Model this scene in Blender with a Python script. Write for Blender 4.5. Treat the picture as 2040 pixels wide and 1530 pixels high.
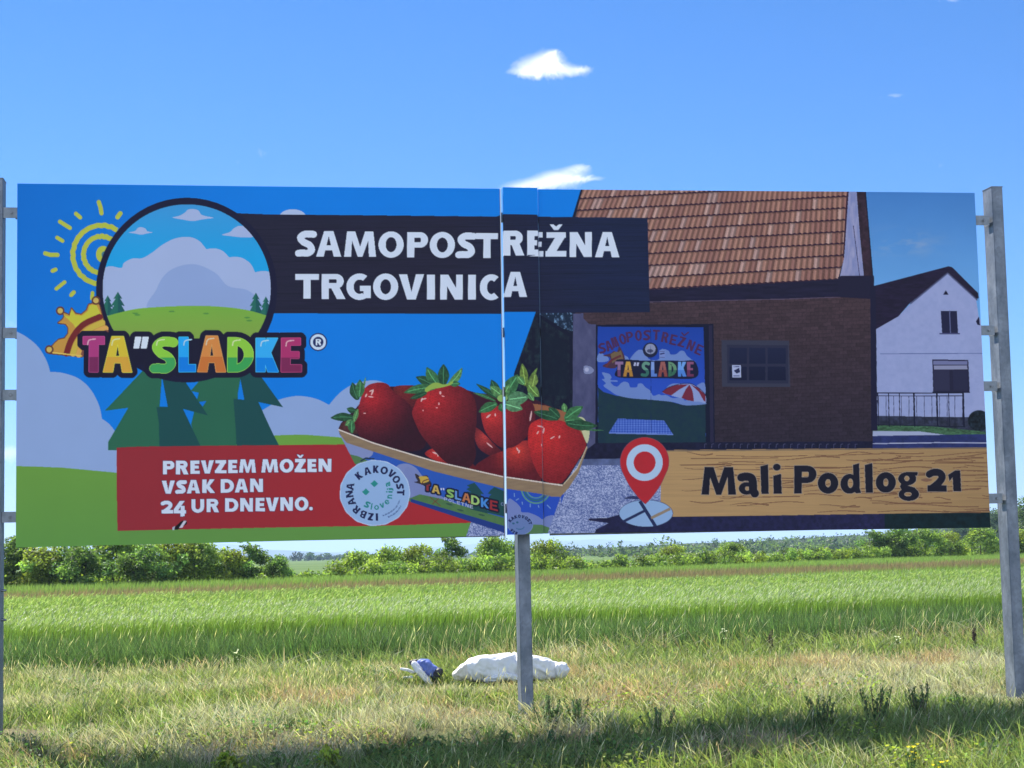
import bpy, math, random
import numpy as np
from mathutils import Vector, Matrix

# ------------------------------------------------------------------ scene, camera, sky, sun, exposure
for o in list(bpy.data.objects): bpy.data.objects.remove(o, do_unlink=True)
SC = bpy.context.scene; COL = SC.collection
CAM_H = 1.363
cam = bpy.data.cameras.new('camera'); cam_o = bpy.data.objects.new('camera', cam); COL.objects.link(cam_o)
cam.sensor_fit = 'HORIZONTAL'; cam.sensor_width = 36.0; cam.lens = 36.0*3558.7/2040
cam.clip_start = .1; cam.clip_end = 60000
PITCH, ROLL = .09477, -.02178
fwd = Vector((0, math.cos(PITCH), math.sin(PITCH))); rt0 = Vector((1, 0, 0)); up0 = rt0.cross(fwd)
rt = rt0*math.cos(ROLL)+up0*math.sin(ROLL); up = -rt0*math.sin(ROLL)+up0*math.cos(ROLL)
cam_o.matrix_world = Matrix(((rt.x, up.x, -fwd.x, 0), (rt.y, up.y, -fwd.y, 0), (rt.z, up.z, -fwd.z, CAM_H), (0, 0, 0, 1)))
SC.camera = cam_o

SUN_DIR = Vector((-.76, 1.14, 1.60)).normalized()      # towards the sun: behind the board, to the left
SUN_EL = math.asin(SUN_DIR.z); SUN_AZ = math.atan2(SUN_DIR.x, SUN_DIR.y)
W = bpy.data.worlds.new('World'); SC.world = W; W.use_nodes = True
nt = W.node_tree; nt.nodes.clear(); N = nt.nodes.new; LK = nt.links.new
def wmath(op, a, b=None, c=None, clamp=False):
    n = N('ShaderNodeMath'); n.operation = op; n.use_clamp = clamp
    for i, v in enumerate((a, b, c)):
        if v is None: continue
        if isinstance(v, (int, float)): n.inputs[i].default_value = v
        else: LK(v, n.inputs[i])
    return n.outputs[0]
sky = N('ShaderNodeTexSky'); sky.sky_type = 'NISHITA'; sky.sun_disc = False
sky.sun_elevation = SUN_EL; sky.sun_rotation = SUN_AZ
sky.air_density = 1.0; sky.dust_density = .0; sky.ozone_density = 4.0; sky.altitude = 150
tc = N('ShaderNodeTexCoord'); sp = N('ShaderNodeSeparateXYZ'); LK(tc.outputs['Generated'], sp.inputs[0])
# small fair-weather clouds: soft blobs at fixed bearings, broken up by noise
px = wmath('DIVIDE', sp.outputs[0], sp.outputs[1]); pz = wmath('DIVIDE', sp.outputs[2], sp.outputs[1])
nz = N('ShaderNodeTexNoise'); nz.inputs['Scale'].default_value = 80; nz.inputs['Detail'].default_value = 7; nz.inputs['Roughness'].default_value = .7; nz.inputs['Distortion'].default_value = .5
LK(tc.outputs['Generated'], nz.inputs['Vector'])
nf = wmath('SUBTRACT', nz.outputs['Fac'], .5)
def bearing(x, y):             # photograph position -> direction slopes
    d = fwd*3558.7+rt*(x-1020)+up*(765-y)
    return d.x/d.y, d.z/d.y
CL = [(1062, 133, 32, 17, 1.0), (1095, 122, 24, 18, 1.1), (1120, 144, 40, 13, 1.0), (1040, 146, 24, 9, .6), (1160, 138, 15, 6, .6), (1098, 108, 8, 5, .6),
      (1080, 366, 46, 10, .95), (1115, 352, 38, 12, 1.0), (1152, 337, 22, 7, .75), (1165, 354, 34, 5, .7), (1040, 374, 34, 8, .6),
      (1783, 190, 22, 5, .38), (1890, 2, 22, 5, .5), (520, 302, 55, 16, .16), (1800, 310, 120, 30, .10), (0, 905, 60, 14, .9), (30, 640, 70, 30, .2), (930, 1010, 80, 12, .3)]
tot = None
for x, y, a, b, g in CL:
    cx, cz = bearing(x, y)
    ux = wmath('DIVIDE', wmath('SUBTRACT', wmath('ADD', px, wmath('MULTIPLY', nf, .016)), cx), a/3558.7)
    uz = wmath('DIVIDE', wmath('SUBTRACT', wmath('ADD', pz, wmath('MULTIPLY', nf, .010)), cz), b/3558.7)
    r2 = wmath('ADD', wmath('MULTIPLY', ux, ux), wmath('MULTIPLY', uz, uz))
    e = wmath('MULTIPLY', wmath('POWER', 2.718, wmath('MULTIPLY', r2, -.75)), g)
    tot = e if tot is None else wmath('ADD', tot, e)
front = wmath('GREATER_THAN', sp.outputs[1], 0.05)
cm = wmath('MULTIPLY', wmath('SMOOTHSTEP' if False else 'MULTIPLY', wmath('SUBTRACT', wmath('ADD', tot, wmath('MULTIPLY', nf, .95)), .20), 1.0, clamp=True), wmath('MULTIPLY', front, wmath('GREATER_THAN', tot, .03)))
SKY_TINT = N('ShaderNodeMix'); SKY_TINT.data_type = 'RGBA'; SKY_TINT.blend_type = 'MULTIPLY'; SKY_TINT.inputs[0].default_value = 1
LK(sky.outputs[0], SKY_TINT.inputs[6])
tr1 = N('ShaderNodeValToRGB'); LK(sp.outputs[2], tr1.inputs[0]); el = tr1.color_ramp.elements       # clear-air tint: deep blue aloft, milky near the horizon
el[0].position = 0; el[0].color = (.27, .37, .53, 1); el[1].position = .30; el[1].color = (.12, .305, .52, 1); e3 = el.new(.10); e3.color = (.17, .335, .55, 1)
LK(tr1.outputs[0], SKY_TINT.inputs[7])
mx = N('ShaderNodeMix'); mx.data_type = 'RGBA'; LK(cm, mx.inputs[0]); LK(SKY_TINT.outputs[2], mx.inputs[6]); mx.inputs[7].default_value = (4.6, 4.8, 5.1, 1)
# unseen bright broken cloud, added behind the camera to brighten the board front
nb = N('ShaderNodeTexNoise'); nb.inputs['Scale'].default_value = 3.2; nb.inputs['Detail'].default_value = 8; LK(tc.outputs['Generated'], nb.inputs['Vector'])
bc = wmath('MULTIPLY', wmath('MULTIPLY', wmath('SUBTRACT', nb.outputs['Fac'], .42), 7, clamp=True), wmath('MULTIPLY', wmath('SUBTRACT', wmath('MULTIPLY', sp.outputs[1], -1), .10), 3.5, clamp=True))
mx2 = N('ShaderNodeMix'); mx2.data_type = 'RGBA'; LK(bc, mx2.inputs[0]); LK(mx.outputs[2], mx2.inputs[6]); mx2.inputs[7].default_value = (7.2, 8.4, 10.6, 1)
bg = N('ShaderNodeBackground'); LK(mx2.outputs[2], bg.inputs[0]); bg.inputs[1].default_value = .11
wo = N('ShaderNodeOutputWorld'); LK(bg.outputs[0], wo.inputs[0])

sun = bpy.data.lights.new('sun', 'SUN'); sun.energy = 5.0; sun.angle = math.radians(.5); sun.color = (1.0, .95, .87)
sun_o = bpy.data.objects.new('sun', sun); COL.objects.link(sun_o)
sun_o.rotation_euler = (-SUN_DIR).to_track_quat('-Z', 'Y').to_euler(); sun_o.location = (0, 0, 30)
vs = SC.view_settings; vs.view_transform = 'Standard'; vs.look = 'None'; vs.exposure = 1.25; vs.gamma = 1; vs.use_curve_mapping = False
SC.cycles.use_denoising = True; SC.cycles.max_bounces = 8; SC.cycles.transparent_max_bounces = 8
SC.cycles.volume_bounces = 0; SC.cycles.caustics_reflective = False; SC.cycles.caustics_refractive = False

# ------------------------------------------------------------------ helpers
def tag(o, label=None, cat=None, group=None, kind=None):
    for k, v in (('label', label), ('category', cat), ('group', group), ('kind', kind)):
        if v: o[k] = v
    return o
def empty(name, loc, label, cat, group=None, rz=0):
    o = bpy.data.objects.new(name, None); COL.objects.link(o); o.location = loc; o.rotation_euler = (0, 0, rz)
    return tag(o, label, cat, group)
def bmesh_obj(name, me, parent=None):
    o = bpy.data.objects.new(name, me); COL.objects.link(o)
    if parent: o.parent = parent
    return o
def mesh_np(name, V, quads=None, tris=None, mat=None, cols=None, smooth=False):
    """mesh from numpy arrays; cols = one colour per vertex"""
    V = np.asarray(V, np.float32); me = bpy.data.meshes.new(name)
    parts = [p for p in (quads, tris) if p is not None and len(p)]
    loops = np.concatenate([np.asarray(p, np.int32).ravel() for p in parts])
    sizes = np.concatenate([np.full(len(p), np.asarray(p).shape[1], np.int32) for p in parts])
    starts = np.concatenate([[0], np.cumsum(sizes)[:-1]]).astype(np.int32)
    me.vertices.add(len(V)); me.vertices.foreach_set('co', V.ravel())
    me.loops.add(len(loops)); me.loops.foreach_set('vertex_index', loops)
    me.polygons.add(len(sizes)); me.polygons.foreach_set('loop_start', starts)
    me.polygons.foreach_set('use_smooth', np.full(len(sizes), bool(smooth)))
    me.update(calc_edges=True)
    if cols is not None:
        a = me.color_attributes.new('Col', 'FLOAT_COLOR', 'POINT')
        c = np.ones((len(V), 4), np.float32); c[:, :3] = cols; a.data.foreach_set('color', c.ravel())
    if mat: me.materials.append(mat)
    return me
class MB:
    """collects boxes, tubes and plates into one mesh"""
    def __init__(s): s.v = []; s.f = []
    def add(s, v, f):
        n = len(s.v); s.v += [tuple(p) for p in v]; s.f += [tuple(i+n for i in q) for q in f]; return s
    def box(s, lo, hi, bev=0.0, M=None):
        x0, y0, z0 = lo; x1, y1, z1 = hi; b = bev
        if b <= 0:
            v = [(x0, y0, z0), (x1, y0, z0), (x1, y1, z0), (x0, y1, z0), (x0, y0, z1), (x1, y0, z1), (x1, y1, z1), (x0, y1, z1)]
            f = [(0, 3, 2, 1), (4, 5, 6, 7), (0, 1, 5, 4), (1, 2, 6, 5), (2, 3, 7, 6), (3, 0, 4, 7)]
        else:                   # prism with bevelled long edges (octagon section, along z)
            p = [(x0+b, y0), (x1-b, y0), (x1, y0+b), (x1, y1-b), (x1-b, y1), (x0+b, y1), (x0, y1-b), (x0, y0+b)]
            v = [(a, c, z0) for a, c in p]+[(a, c, z1) for a, c in p]
            f = [tuple(range(7, -1, -1)), tuple(range(8, 16))]+[(i, (i+1) % 8, 8+(i+1) % 8, 8+i) for i in range(8)]
        if M is not None: v = [tuple(M @ Vector(q)) for q in v]
        return s.add(v, f)
    def tube(s, pts, r, n=8, r1=None):
        P = [Vector(p) for p in pts]; m = len(P); v = []; f = []
        for i, p in enumerate(P):
            d = (P[min(i+1, m-1)]-P[max(i-1, 0)]).normalized(); a = d.orthogonal().normalized(); b = d.cross(a)
            rr = r if r1 is None else r+(r1-r)*i/(m-1)
            for k in range(n):
                t = 2*math.pi*k/n; v.append(tuple(p+a*math.cos(t)*rr+b*math.sin(t)*rr))
        for i in range(m-1):
            for k in range(n): f.append((i*n+k, i*n+(k+1) % n, (i+1)*n+(k+1) % n, (i+1)*n+k))
        f.append(tuple(range(n-1, -1, -1))); f.append(tuple((m-1)*n+k for k in range(n)))
        return s.add(v, f)
    def build(s, name, mat, parent=None, smooth=False):
        me = bpy.data.meshes.new(name); me.from_pydata(s.v, [], s.f); me.materials.append(mat); me.update()
        if smooth: me.polygons.foreach_set('use_smooth', [True]*len(me.polygons))
        return bmesh_obj(name, me, parent)

class Mat:
    def __init__(s, name, rough=.7, spec=.3, metal=0):
        s.m = bpy.data.materials.new(name); s.m.use_nodes = True; s.t = s.m.node_tree; s.b = s.t.nodes['Principled BSDF']
        s.b.inputs['Roughness'].default_value = rough; s.b.inputs['Specular IOR Level'].default_value = spec; s.b.inputs['Metallic'].default_value = metal
    def n(s, typ, **kw):
        x = s.t.nodes.new(typ)
        for k, v in kw.items():
            if hasattr(x, k) and k not in ('Scale', 'Detail'): setattr(x, k, v)
            else: x.inputs[k].default_value = v
        return x
    def l(s, a, b): s.t.links.new(a, b)
def noise_mat(name, stops, scale=5, rough=.7, spec=.3, metal=0, stretch=(1, 1, 1), bump=0, detail=6, rv=0):
    M = Mat(name, rough, spec, metal)
    tc = M.n('ShaderNodeTexCoord'); mp = M.n('ShaderNodeMapping'); mp.inputs['Scale'].default_value = stretch; M.l(tc.outputs['Object'], mp.inputs[0])
    nz = M.n('ShaderNodeTexNoise', Scale=scale, Detail=detail); M.l(mp.outputs[0], nz.inputs['Vector'])
    cr_ = M.n('ShaderNodeValToRGB'); e = cr_.color_ramp.elements
    while len(e) < len(stops): e.new(.5)
    for i, (p, c) in enumerate(stops): e[i].position = p; e[i].color = (*c, 1)
    M.l(nz.outputs['Fac'], cr_.inputs[0]); M.l(cr_.outputs[0], M.b.inputs['Base Color'])
    if bump:
        bp = M.n('ShaderNodeBump'); bp.inputs['Strength'].default_value = bump; bp.inputs['Distance'].default_value = .01; M.l(nz.outputs['Fac'], bp.inputs['Height']); M.l(bp.outputs[0], M.b.inputs['Normal'])
    if rv:
        mr = M.n('ShaderNodeMapRange'); mr.inputs[3].default_value = rough-rv; mr.inputs[4].default_value = rough+rv; M.l(nz.outputs['Fac'], mr.inputs[0]); M.l(mr.outputs[0], M.b.inputs['Roughness'])
    return M.m
def leaf_mat(name, trans=.45, rough=.55, spec=.25):
    """plant tissue: colour per vertex, part of the light passes through"""
    M = Mat(name, rough, spec); at = M.n('ShaderNodeAttribute'); at.attribute_name = 'Col'; M.l(at.outputs['Color'], M.b.inputs['Base Color'])
    tr_ = M.n('ShaderNodeBsdfTranslucent'); hs = M.n('ShaderNodeMix', data_type='RGBA', blend_type='MULTIPLY'); hs.inputs[0].default_value = 1
    M.l(at.outputs['Color'], hs.inputs[6]); hs.inputs[7].default_value = (1.2, 1.27, .66, 1); M.l(hs.outputs[2], tr_.inputs[0])
    ms = M.n('ShaderNodeMixShader'); ms.inputs[0].default_value = trans
    M.l(M.b.outputs[0], ms.inputs[1]); M.l(tr_.outputs[0], ms.inputs[2]); M.l(ms.outputs[0], M.t.nodes['Material Output'].inputs[0])
    return M.m
GALV = noise_mat('galvanised_steel', [(.35, (.11, .13, .16)), (.55, (.17, .19, .225)), (.75, (.24, .265, .30))], 9, .55, .5, .35, (1, 1, .5), rv=.1)
def spangle(m, amount=.22):
    t = m.node_tree; b = t.nodes['Principled BSDF']; src = b.inputs['Base Color'].links[0].from_socket
    tc_ = t.nodes.new('ShaderNodeTexCoord'); vo = t.nodes.new('ShaderNodeTexVoronoi'); vo.inputs['Scale'].default_value = 38; t.links.new(tc_.outputs['Object'], vo.inputs['Vector'])
    ns = t.nodes.new('ShaderNodeTexNoise'); ns.inputs['Scale'].default_value = 4; mp_ = t.nodes.new('ShaderNodeMapping'); mp_.inputs['Scale'].default_value = (9, 9, .5); t.links.new(tc_.outputs['Object'], mp_.inputs[0]); t.links.new(mp_.outputs[0], ns.inputs['Vector'])
    ad = t.nodes.new('ShaderNodeMath'); ad.operation = 'ADD'; sx = t.nodes.new('ShaderNodeSeparateColor'); t.links.new(vo.outputs['Color'], sx.inputs[0]); t.links.new(sx.outputs[0], ad.inputs[0]); t.links.new(ns.outputs['Fac'], ad.inputs[1])
    mr_ = t.nodes.new('ShaderNodeMapRange'); mr_.inputs[1].default_value = 0; mr_.inputs[2].default_value = 2; mr_.inputs[3].default_value = 1-amount; mr_.inputs[4].default_value = 1+amount; t.links.new(ad.outputs[0], mr_.inputs[0])
    mm = t.nodes.new('ShaderNodeMix'); mm.data_type = 'RGBA'; mm.blend_type = 'MULTIPLY'; mm.inputs[0].default_value = 1; t.links.new(src, mm.inputs[6]); t.links.new(mr_.outputs[0], mm.inputs[7]); t.links.new(mm.outputs[2], b.inputs['Base Color'])
spangle(GALV)
GALV_D = noise_mat('weathered_steel', [(.3, (.16, .18, .20)), (.7, (.27, .29, .32))], 14, .6, .4, .4)
ALU = noise_mat('aluminium_edge', [(.3, (.42, .42, .43)), (.7, (.62, .62, .62))], 6, .45, .5, .6, (1, 1, .3))
BOLT = noise_mat('bolt_steel', [(.3, (.10, .11, .12)), (.7, (.25, .26, .28))], 30, .4, .5, .8)
LEAF = leaf_mat('leaf_tissue', .52); GRASS = leaf_mat('grass_blade', .5, .5, .25)
BARK = noise_mat('bark', [(.3, (.06, .045, .03)), (.7, (.16, .13, .10))], 12, .9, .1)

# ------------------------------------------------------------------ printed artwork (painted by code)
# artwork coordinates: 1 unit = 0.45 cm on the board; the canvas holds 2 samples per unit
AX, AY, AW, AH, AS = 20, 350, 1975, 765, 2
CV = np.zeros((AH*AS, AW*AS, 3), np.float32)

def vnoise(X, Y, seed=0):
    xi = np.floor(X).astype(np.int64); yi = np.floor(Y).astype(np.int64)
    fx = X-xi; fy = Y-yi
    fx = fx*fx*(3-2*fx); fy = fy*fy*(3-2*fy)
    def h(a, b):
        n = (a*374761393 + b*668265263 + seed*974634777) & 0xffffffff
        n = ((n ^ (n >> 13))*1274126177) & 0xffffffff
        return ((n ^ (n >> 16)) & 0xffff)/65535.0
    return (h(xi, yi)*(1-fx)+h(xi+1, yi)*fx)*(1-fy)+(h(xi, yi+1)*(1-fx)+h(xi+1, yi+1)*fx)*fy
def fbm(X, Y, seed=0, o=4):
    r = 0; a = .5; t = 0
    for k in range(o):
        r = r+a*vnoise(X*2**k, Y*2**k, seed+k*7); t += a; a *= .55
    return r/t

class Z:                      # a drawing frame: origin and zoom
    def __init__(s, ox, oy, k): s.ox, s.oy, s.k = ox, oy, k
    def __call__(s, pts): return [(s.ox+x/s.k, s.oy+y/s.k) for x, y in pts]
K_ = 2040/560
Z1 = Z(0, 350, K_); Z2 = Z(540, 350, K_); Z3 = Z(1000, 360, K_); Z4 = Z(1480, 360, K_)
Z5 = Z(0, 700, K_); Z6 = Z(540, 700, K_); Z7 = Z(1000, 700, K_); Z8 = Z(1480, 700, K_); ZI = Z(0, 0, 1)

def mask(groups):
    """groups: list of groups ORed together; each group is a list of contours filled even-odd"""
    ap = np.array([p for g in groups for c in g for p in c], float)
    x0 = max(0, int((ap[:, 0].min()-AX)*AS)-1); x1 = min(CV.shape[1], int((ap[:, 0].max()-AX)*AS)+2)
    y0 = max(0, int((ap[:, 1].min()-AY)*AS)-1); y1 = min(CV.shape[0], int((ap[:, 1].max()-AY)*AS)+2)
    if x1 <= x0 or y1 <= y0: return None
    M = np.zeros((y1-y0, x1-x0), bool)
    for g in groups:
        T = np.zeros((y1-y0, x1-x0+1), np.int32)
        for c in g:
            c = np.array(c, float); c = (c-(AX, AY))*AS
            for (ax, ay), (bx, by) in zip(c, np.roll(c, -1, 0)):
                if ay == by: continue
                if ay > by: ax, ay, bx, by = bx, by, ax, ay
                r0 = max(y0, int(math.ceil(ay-.5))); r1 = min(y1-1, int(math.ceil(by-.5))-1)
                if r1 < r0: continue
                rows = np.arange(r0, r1+1)
                xc = ax+(rows+.5-ay)*(bx-ax)/(by-ay)
                cols = np.clip(np.ceil(xc-.5).astype(int)-x0, 0, x1-x0)
                np.add.at(T, (rows-y0, cols), 1)
        M |= (np.cumsum(T, 1)[:, :-1] & 1).astype(bool)
    return (x0, y0, x1, y1, M)
def dilate(m, r):
    x0, y0, x1, y1, M = m
    R = int(math.ceil(r*AS)); P = np.pad(M, R); O = P.copy()
    H, W = P.shape
    for rr in (r*AS, r*AS*.6):
        for k in range(28):
            a = 2*math.pi*k/28; dx = int(round(math.cos(a)*rr)); dy = int(round(math.sin(a)*rr))
            O[max(0, dy):H+min(0, dy), max(0, dx):W+min(0, dx)] |= P[max(0, -dy):H+min(0, -dy), max(0, -dx):W+min(0, -dx)]
    nx0, ny0, nx1, ny1 = x0-R, y0-R, x1+R, y1+R
    cx0, cy0 = max(0, nx0), max(0, ny0); cx1, cy1 = min(CV.shape[1], nx1), min(CV.shape[0], ny1)
    return (cx0, cy0, cx1, cy1, O[cy0-ny0:O.shape[0]-(ny1-cy1), cx0-nx0:O.shape[1]-(nx1-cx1)])
def paint(m, col, alpha=1.0):
    if m is None: return
    x0, y0, x1, y1, M = m
    V = CV[y0:y1, x0:x1]
    if callable(col) or callable(alpha):
        Y, X = np.mgrid[y0:y1, x0:x1]; X = X/AS+AX; Y = Y/AS+AY
    c = np.array(col(X, Y) if callable(col) else col, np.float32)
    if callable(col): c = np.moveaxis(c, 0, -1) if c.shape[0] == 3 and c.ndim == 3 else c
    a = (alpha(X, Y)[..., None] if callable(alpha) else alpha)*M[..., None]
    V[...] = V*(1-a)+c*a
def tr(z, *cs): return [z(c) for c in cs]
def poly(z, pts, col, alpha=1.0): paint(mask([[z(pts)]]), col, alpha)
def cr(pts, closed=True, n=8):
    P = np.array(pts, float); N = len(P); out = []
    for i in range(N if closed else N-1):
        if closed: a, b, c, d = P[i-1], P[i], P[(i+1) % N], P[(i+2) % N]
        else: a, b, c, d = P[max(i-1, 0)], P[i], P[i+1], P[min(i+2, N-1)]
        for t in np.arange(n)/n:
            out.append(tuple(.5*((2*b)+(c-a)*t+(2*a-5*b+4*c-d)*t*t+(3*b-a-3*c+d)*t**3)))
    if not closed: out.append(tuple(P[-1]))
    return out
def ell(cx, cy, rx, ry=None, n=56, a0=0, a1=360, rot=0):
    ry = rx if ry is None else ry; o = []
    m = n if abs(a1-a0) >= 360 else n+1
    cr_, sr_ = math.cos(math.radians(rot)), math.sin(math.radians(rot))
    for k in range(m):
        t = math.radians(a0+(a1-a0)*k/n); x, y = rx*math.cos(t), ry*math.sin(t)
        o.append((cx+x*cr_-y*sr_, cy+x*sr_+y*cr_))
    return o
def strokeg(pts, w, w2=None, caps=False):
    """ribbon along pts as a list of groups"""
    P = np.array(pts, float); n = len(P); G = []
    for i in range(n-1):
        a, b = P[i], P[i+1]; d = b-a; L = np.hypot(*d)
        if L < 1e-9: continue
        q = np.array([-d[1], d[0]])/L
        wa = (w if w2 is None else w+(w2-w)*i/(n-1))/2; wb = (w if w2 is None else w+(w2-w)*(i+1)/(n-1))/2
        G.append([[tuple(a+q*wa), tuple(b+q*wb), tuple(b-q*wb), tuple(a-q*wa)]])
        if i > 0: G.append([ell(a[0], a[1], wa, n=14)])
    if caps:
        G.append([ell(P[0][0], P[0][1], w/2, n=14)]); G.append([ell(P[-1][0], P[-1][1], (w2 or w)/2, n=14)])
    return G
def stroke(z, pts, w, col, caps=True, w2=None, alpha=1.0):
    paint(mask([[z(c) for c in g] for g in strokeg(pts, w, w2, caps)]), col, alpha)

def ring(cx, cy, rx, ry, sx, sy, a0, a1, n=40):
    return ell(cx, cy, rx, ry, n, a0, a1)+ell(cx, cy, rx-sx, ry-sy, n, a1, a0)
def bowl(x0, y0, x1, y1, s, t):
    h = (y1-y0)/2; xm = max(x0, x1-h*1.05)
    o = [(x0, y0)]+ell(xm, y0+h, x1-xm, h, 20, -90, 90)+[(x0, y1)]
    i = [(x0+s, y0+t)]+ell(xm, y0+h, max(x1-xm-s, .02), h-t, 20, -90, 90)+[(x0+s, y1-t)]
    return [o, i]
def R_(x0, y0, x1, y1): return [[(x0, y0), (x1, y0), (x1, y1), (x0, y1)]]
def glyph(c, a, s):
    """letter shapes drawn from strokes; box a wide, 1 high, stem s"""
    t = s*.84
    if c == 'A':
        yi = .20; f = lambda y: 1.06*s+(a/2-1.06*s)*(1-(y-yi)/(1-yi)) if y > yi else a/2
        b0, b1 = .56, .56+t*.85
        return [[[(0, 1), (a/2-.64*s, 0), (a/2+.64*s, 0), (a, 1)], [(a/2, yi), (f(b0), b0), (a-f(b0), b0)],
                 [(f(b1), b1), (a-f(b1), b1), (a-1.06*s, 1), (1.06*s, 1)]]]
    if c == 'V': return [[[(0, 0), (1.12*s, 0), (a/2, .70), (a-1.12*s, 0), (a, 0), (a/2+.6*s, 1), (a/2-.6*s, 1)]]]
    if c == 'M':
        u = .09*a
        return [[[(0, 1), (u, 0), (u+1.15*s, 0), (a/2, .60), (a-u-1.15*s, 0), (a-u, 0), (a, 1), (a-s, 1), (a-u-.7*s, .36), (a/2+.32*s, 1), (a/2-.32*s, 1), (u+.7*s, .36), (s, 1)]]]
    if c == 'N': return [R_(0, 0, .92*s, 1), R_(a-.92*s, 0, a, 1), [[(0, 0), (1.1*s, 0), (a, 1), (a-1.1*s, 1)]]]
    if c == 'O': return [[ell(a/2, .5, a/2, .52), ell(a/2, .5, a/2-s, .52-t*.95)]]
    if c == 'o': return [[ell(a/2, .5, a/2, .5), ell(a/2, .5, a/2-s, .5-s*.85)]]
    if c == 'C': return [[ring(a*.54, .5, a*.54, .52, s, t, 52, 308)]]
    if c == 'G': return [[ring(a*.54, .5, a*.54, .52, s, t, 60, 306)], R_(a*.56, .46, a, .46+t*.9), R_(a-s*.98, .46, a, .95)]
    if c == 'S':
        w = s*.96
        return strokeg(cr([(.93*a, .15), (.72*a, w*.52), (.42*a, w*.55), (w*.56, .27), (.36*a, .44), (.68*a, .56), (a-w*.52, .745), (.62*a, 1-w*.50), (.30*a, 1-w*.5), (.07*a, .88)], False, 6), w)
    if c == 'P': return [bowl(0, 0, a, .62, s, t*.9), R_(0, 0, s, 1)]
    if c == 'R': return [bowl(0, 0, a*.92, .58, s, t*.9), R_(0, 0, s, 1), [[(a*.36, .5), (a*.36+1.15*s, .48), (a, 1), (a-1.2*s, 1)]]]
    if c == 'B': return [bowl(0, 0, a*.92, .54, s, t*.8), bowl(0, .54-t*.8, a, 1, s, t*.8), R_(0, 0, s, 1)]
    if c == 'D': return [bowl(0, 0, a, 1, s, t)]
    if c == 'E': return [R_(0, 0, s, 1), R_(0, 0, a*.95, t*.92), R_(0, .5-t*.44, a*.88, .5+t*.44), R_(0, 1-t*.92, a, 1)]
    if c == 'L': return [R_(0, 0, s, 1), R_(0, 1-t, a, 1)]
    if c == 'T': return [R_(0, 0, a, t), R_(a/2-s/2, 0, a/2+s/2, 1)]
    if c == 'I': return [R_(0, 0, a, 1)]
    if c == 'U': return [R_(0, 0, s, .6), R_(a-s, 0, a, .6), [[(0, .58)]+ell(a/2, .6, a/2, .42, 20, 180, 0)+[(a, .58), (a-s, .58)]+ell(a/2, .6, a/2-s, .42-t, 20, 0, 180)+[(s, .58)]]]
    if c in 'ZŽ':
        g = [R_(.03*a, 0, a*.97, t*.92), R_(0, 1-t*.92, a, 1), [[(a*.97-1.35*s, t*.6), (a*.97, t*.6), (1.35*s, 1-t*.6), (0, 1-t*.6)]]]
        if c == 'Ž':
            m = a/2
            g.append([[(m-.27, -.33), (m-.12, -.33), (m, -.24), (m+.12, -.33), (m+.27, -.33), (m+.09, -.09), (m-.09, -.09)]])
        return g
    if c == 'K': return [R_(0, 0, s, 1), [[(s*.8, .52), (a*.94-1.15*s, 0), (a*.96, 0), (s*.6+.36*a, .5), (s*.8, .68)]], [[(s*1.0, .42), (s*.9+.16, .36), (a, 1), (a-1.2*s, 1), (s*.8, .6)]]]
    if c == '2': return strokeg(cr([(.06*a, .20), (.30*a, .10), (.60*a, .12), (a*.76, .30), (a*.60, .56), (.20*a, .86)], False, 6), s*.95)+[R_(0, 1-t, a, 1), [[(0, 1), (0, .85), (.4*a, .6), (.6*a, .8)]]]
    if c == '4': return [[[(.50*a, 0), (.50*a+s*1.2, 0), (s*1.15, .60), (a, .60), (a*1.02, .60+t), (0, .60+t), (0, .55)]], [[(.58*a, .32), (.58*a+s, .32), (.58*a+s, 1), (.55*a, 1.03)]]]
    if c == '1': return [[[(a-s*1.05, 1), (a-s*1.15, .33), (.12*a, .52), (0, .22), (.55*a, 0), (a-.05, 0), (a, 1)]]]
    if c == 'l': return [[[(0, .07), (a*.92, 0), (a, 1), (.14*a, 1)]]]
    if c == 'i': return [[[(0, .40), (a*.9, .33), (a, 1), (.06*a, 1)]], [ell(a*.42, .11, s*.5, .115)]]
    if c == 'j': return [[[(0, .30), (a, .30), (a, .85), (a*.4, 1.05), (-a*.6, 1.0), (0, .8)]], [ell(a*.5, .1, s*.5, .1)]]
    if c == 'n': return [R_(0, 0, s, 1), [ring(a/2+.02, .5, a/2, .5, s, s*.9, 180, 360)], R_(a-s+.02, .45, a+.02, 1)]
    if c == 'v': return glyph('V', a, s)
    if c == 'e': return [[ring(a/2, .5, a/2, .5, s*.9, s*.8, 40, 360)], R_(.1*a, .44, a*.99, .44+s*.6)]
    if c == 'a':
        return strokeg(cr([(.10*a, .18), (.36*a, .09+.04), (.66*a, .20), (.74*a, .45), (.76*a, .8), (.86*a, .96)], False, 6), s*1.06)+[[ell(.40*a, .70, .40*a, .30), ell(.44*a, .70, .11*a, .11)], R_(.4*a, .42, .85*a, .60)]
    if c == 'd': return [[ell(.44*a, .69, .44*a, .33), ell(.48*a, .67, .13*a, .16)], [[(.60*a, .06), (.90*a, 0), (.93*a, .85), (a, .99), (.76*a, 1.01), (.62*a, .9)]]]
    if c == 'g': return [[ell(.44*a, .24, .44*a, .235), ell(.42*a, .23, .12*a, .095)], [[(.5*a, .0), (.95*a, .0), (.94*a, .13), (.80*a, .13)]],
                         [[(.14*a, .42), (.40*a, .47), (.80*a, .55), (a, .7), (.8*a, .75), (.2*a, .66), (.08*a, .52)]], [ell(.52*a, .79, .50*a, .23), ell(.48*a, .785, .18*a, .075)]]
    if c == '"': return [[[(.12*a, 0), (.52*a-.04, 0), (.34*a, 1), (.0, 1)]], [[(.62*a, 0), (a, 0), (.86*a, 1), (.52*a, 1)]]]
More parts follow.
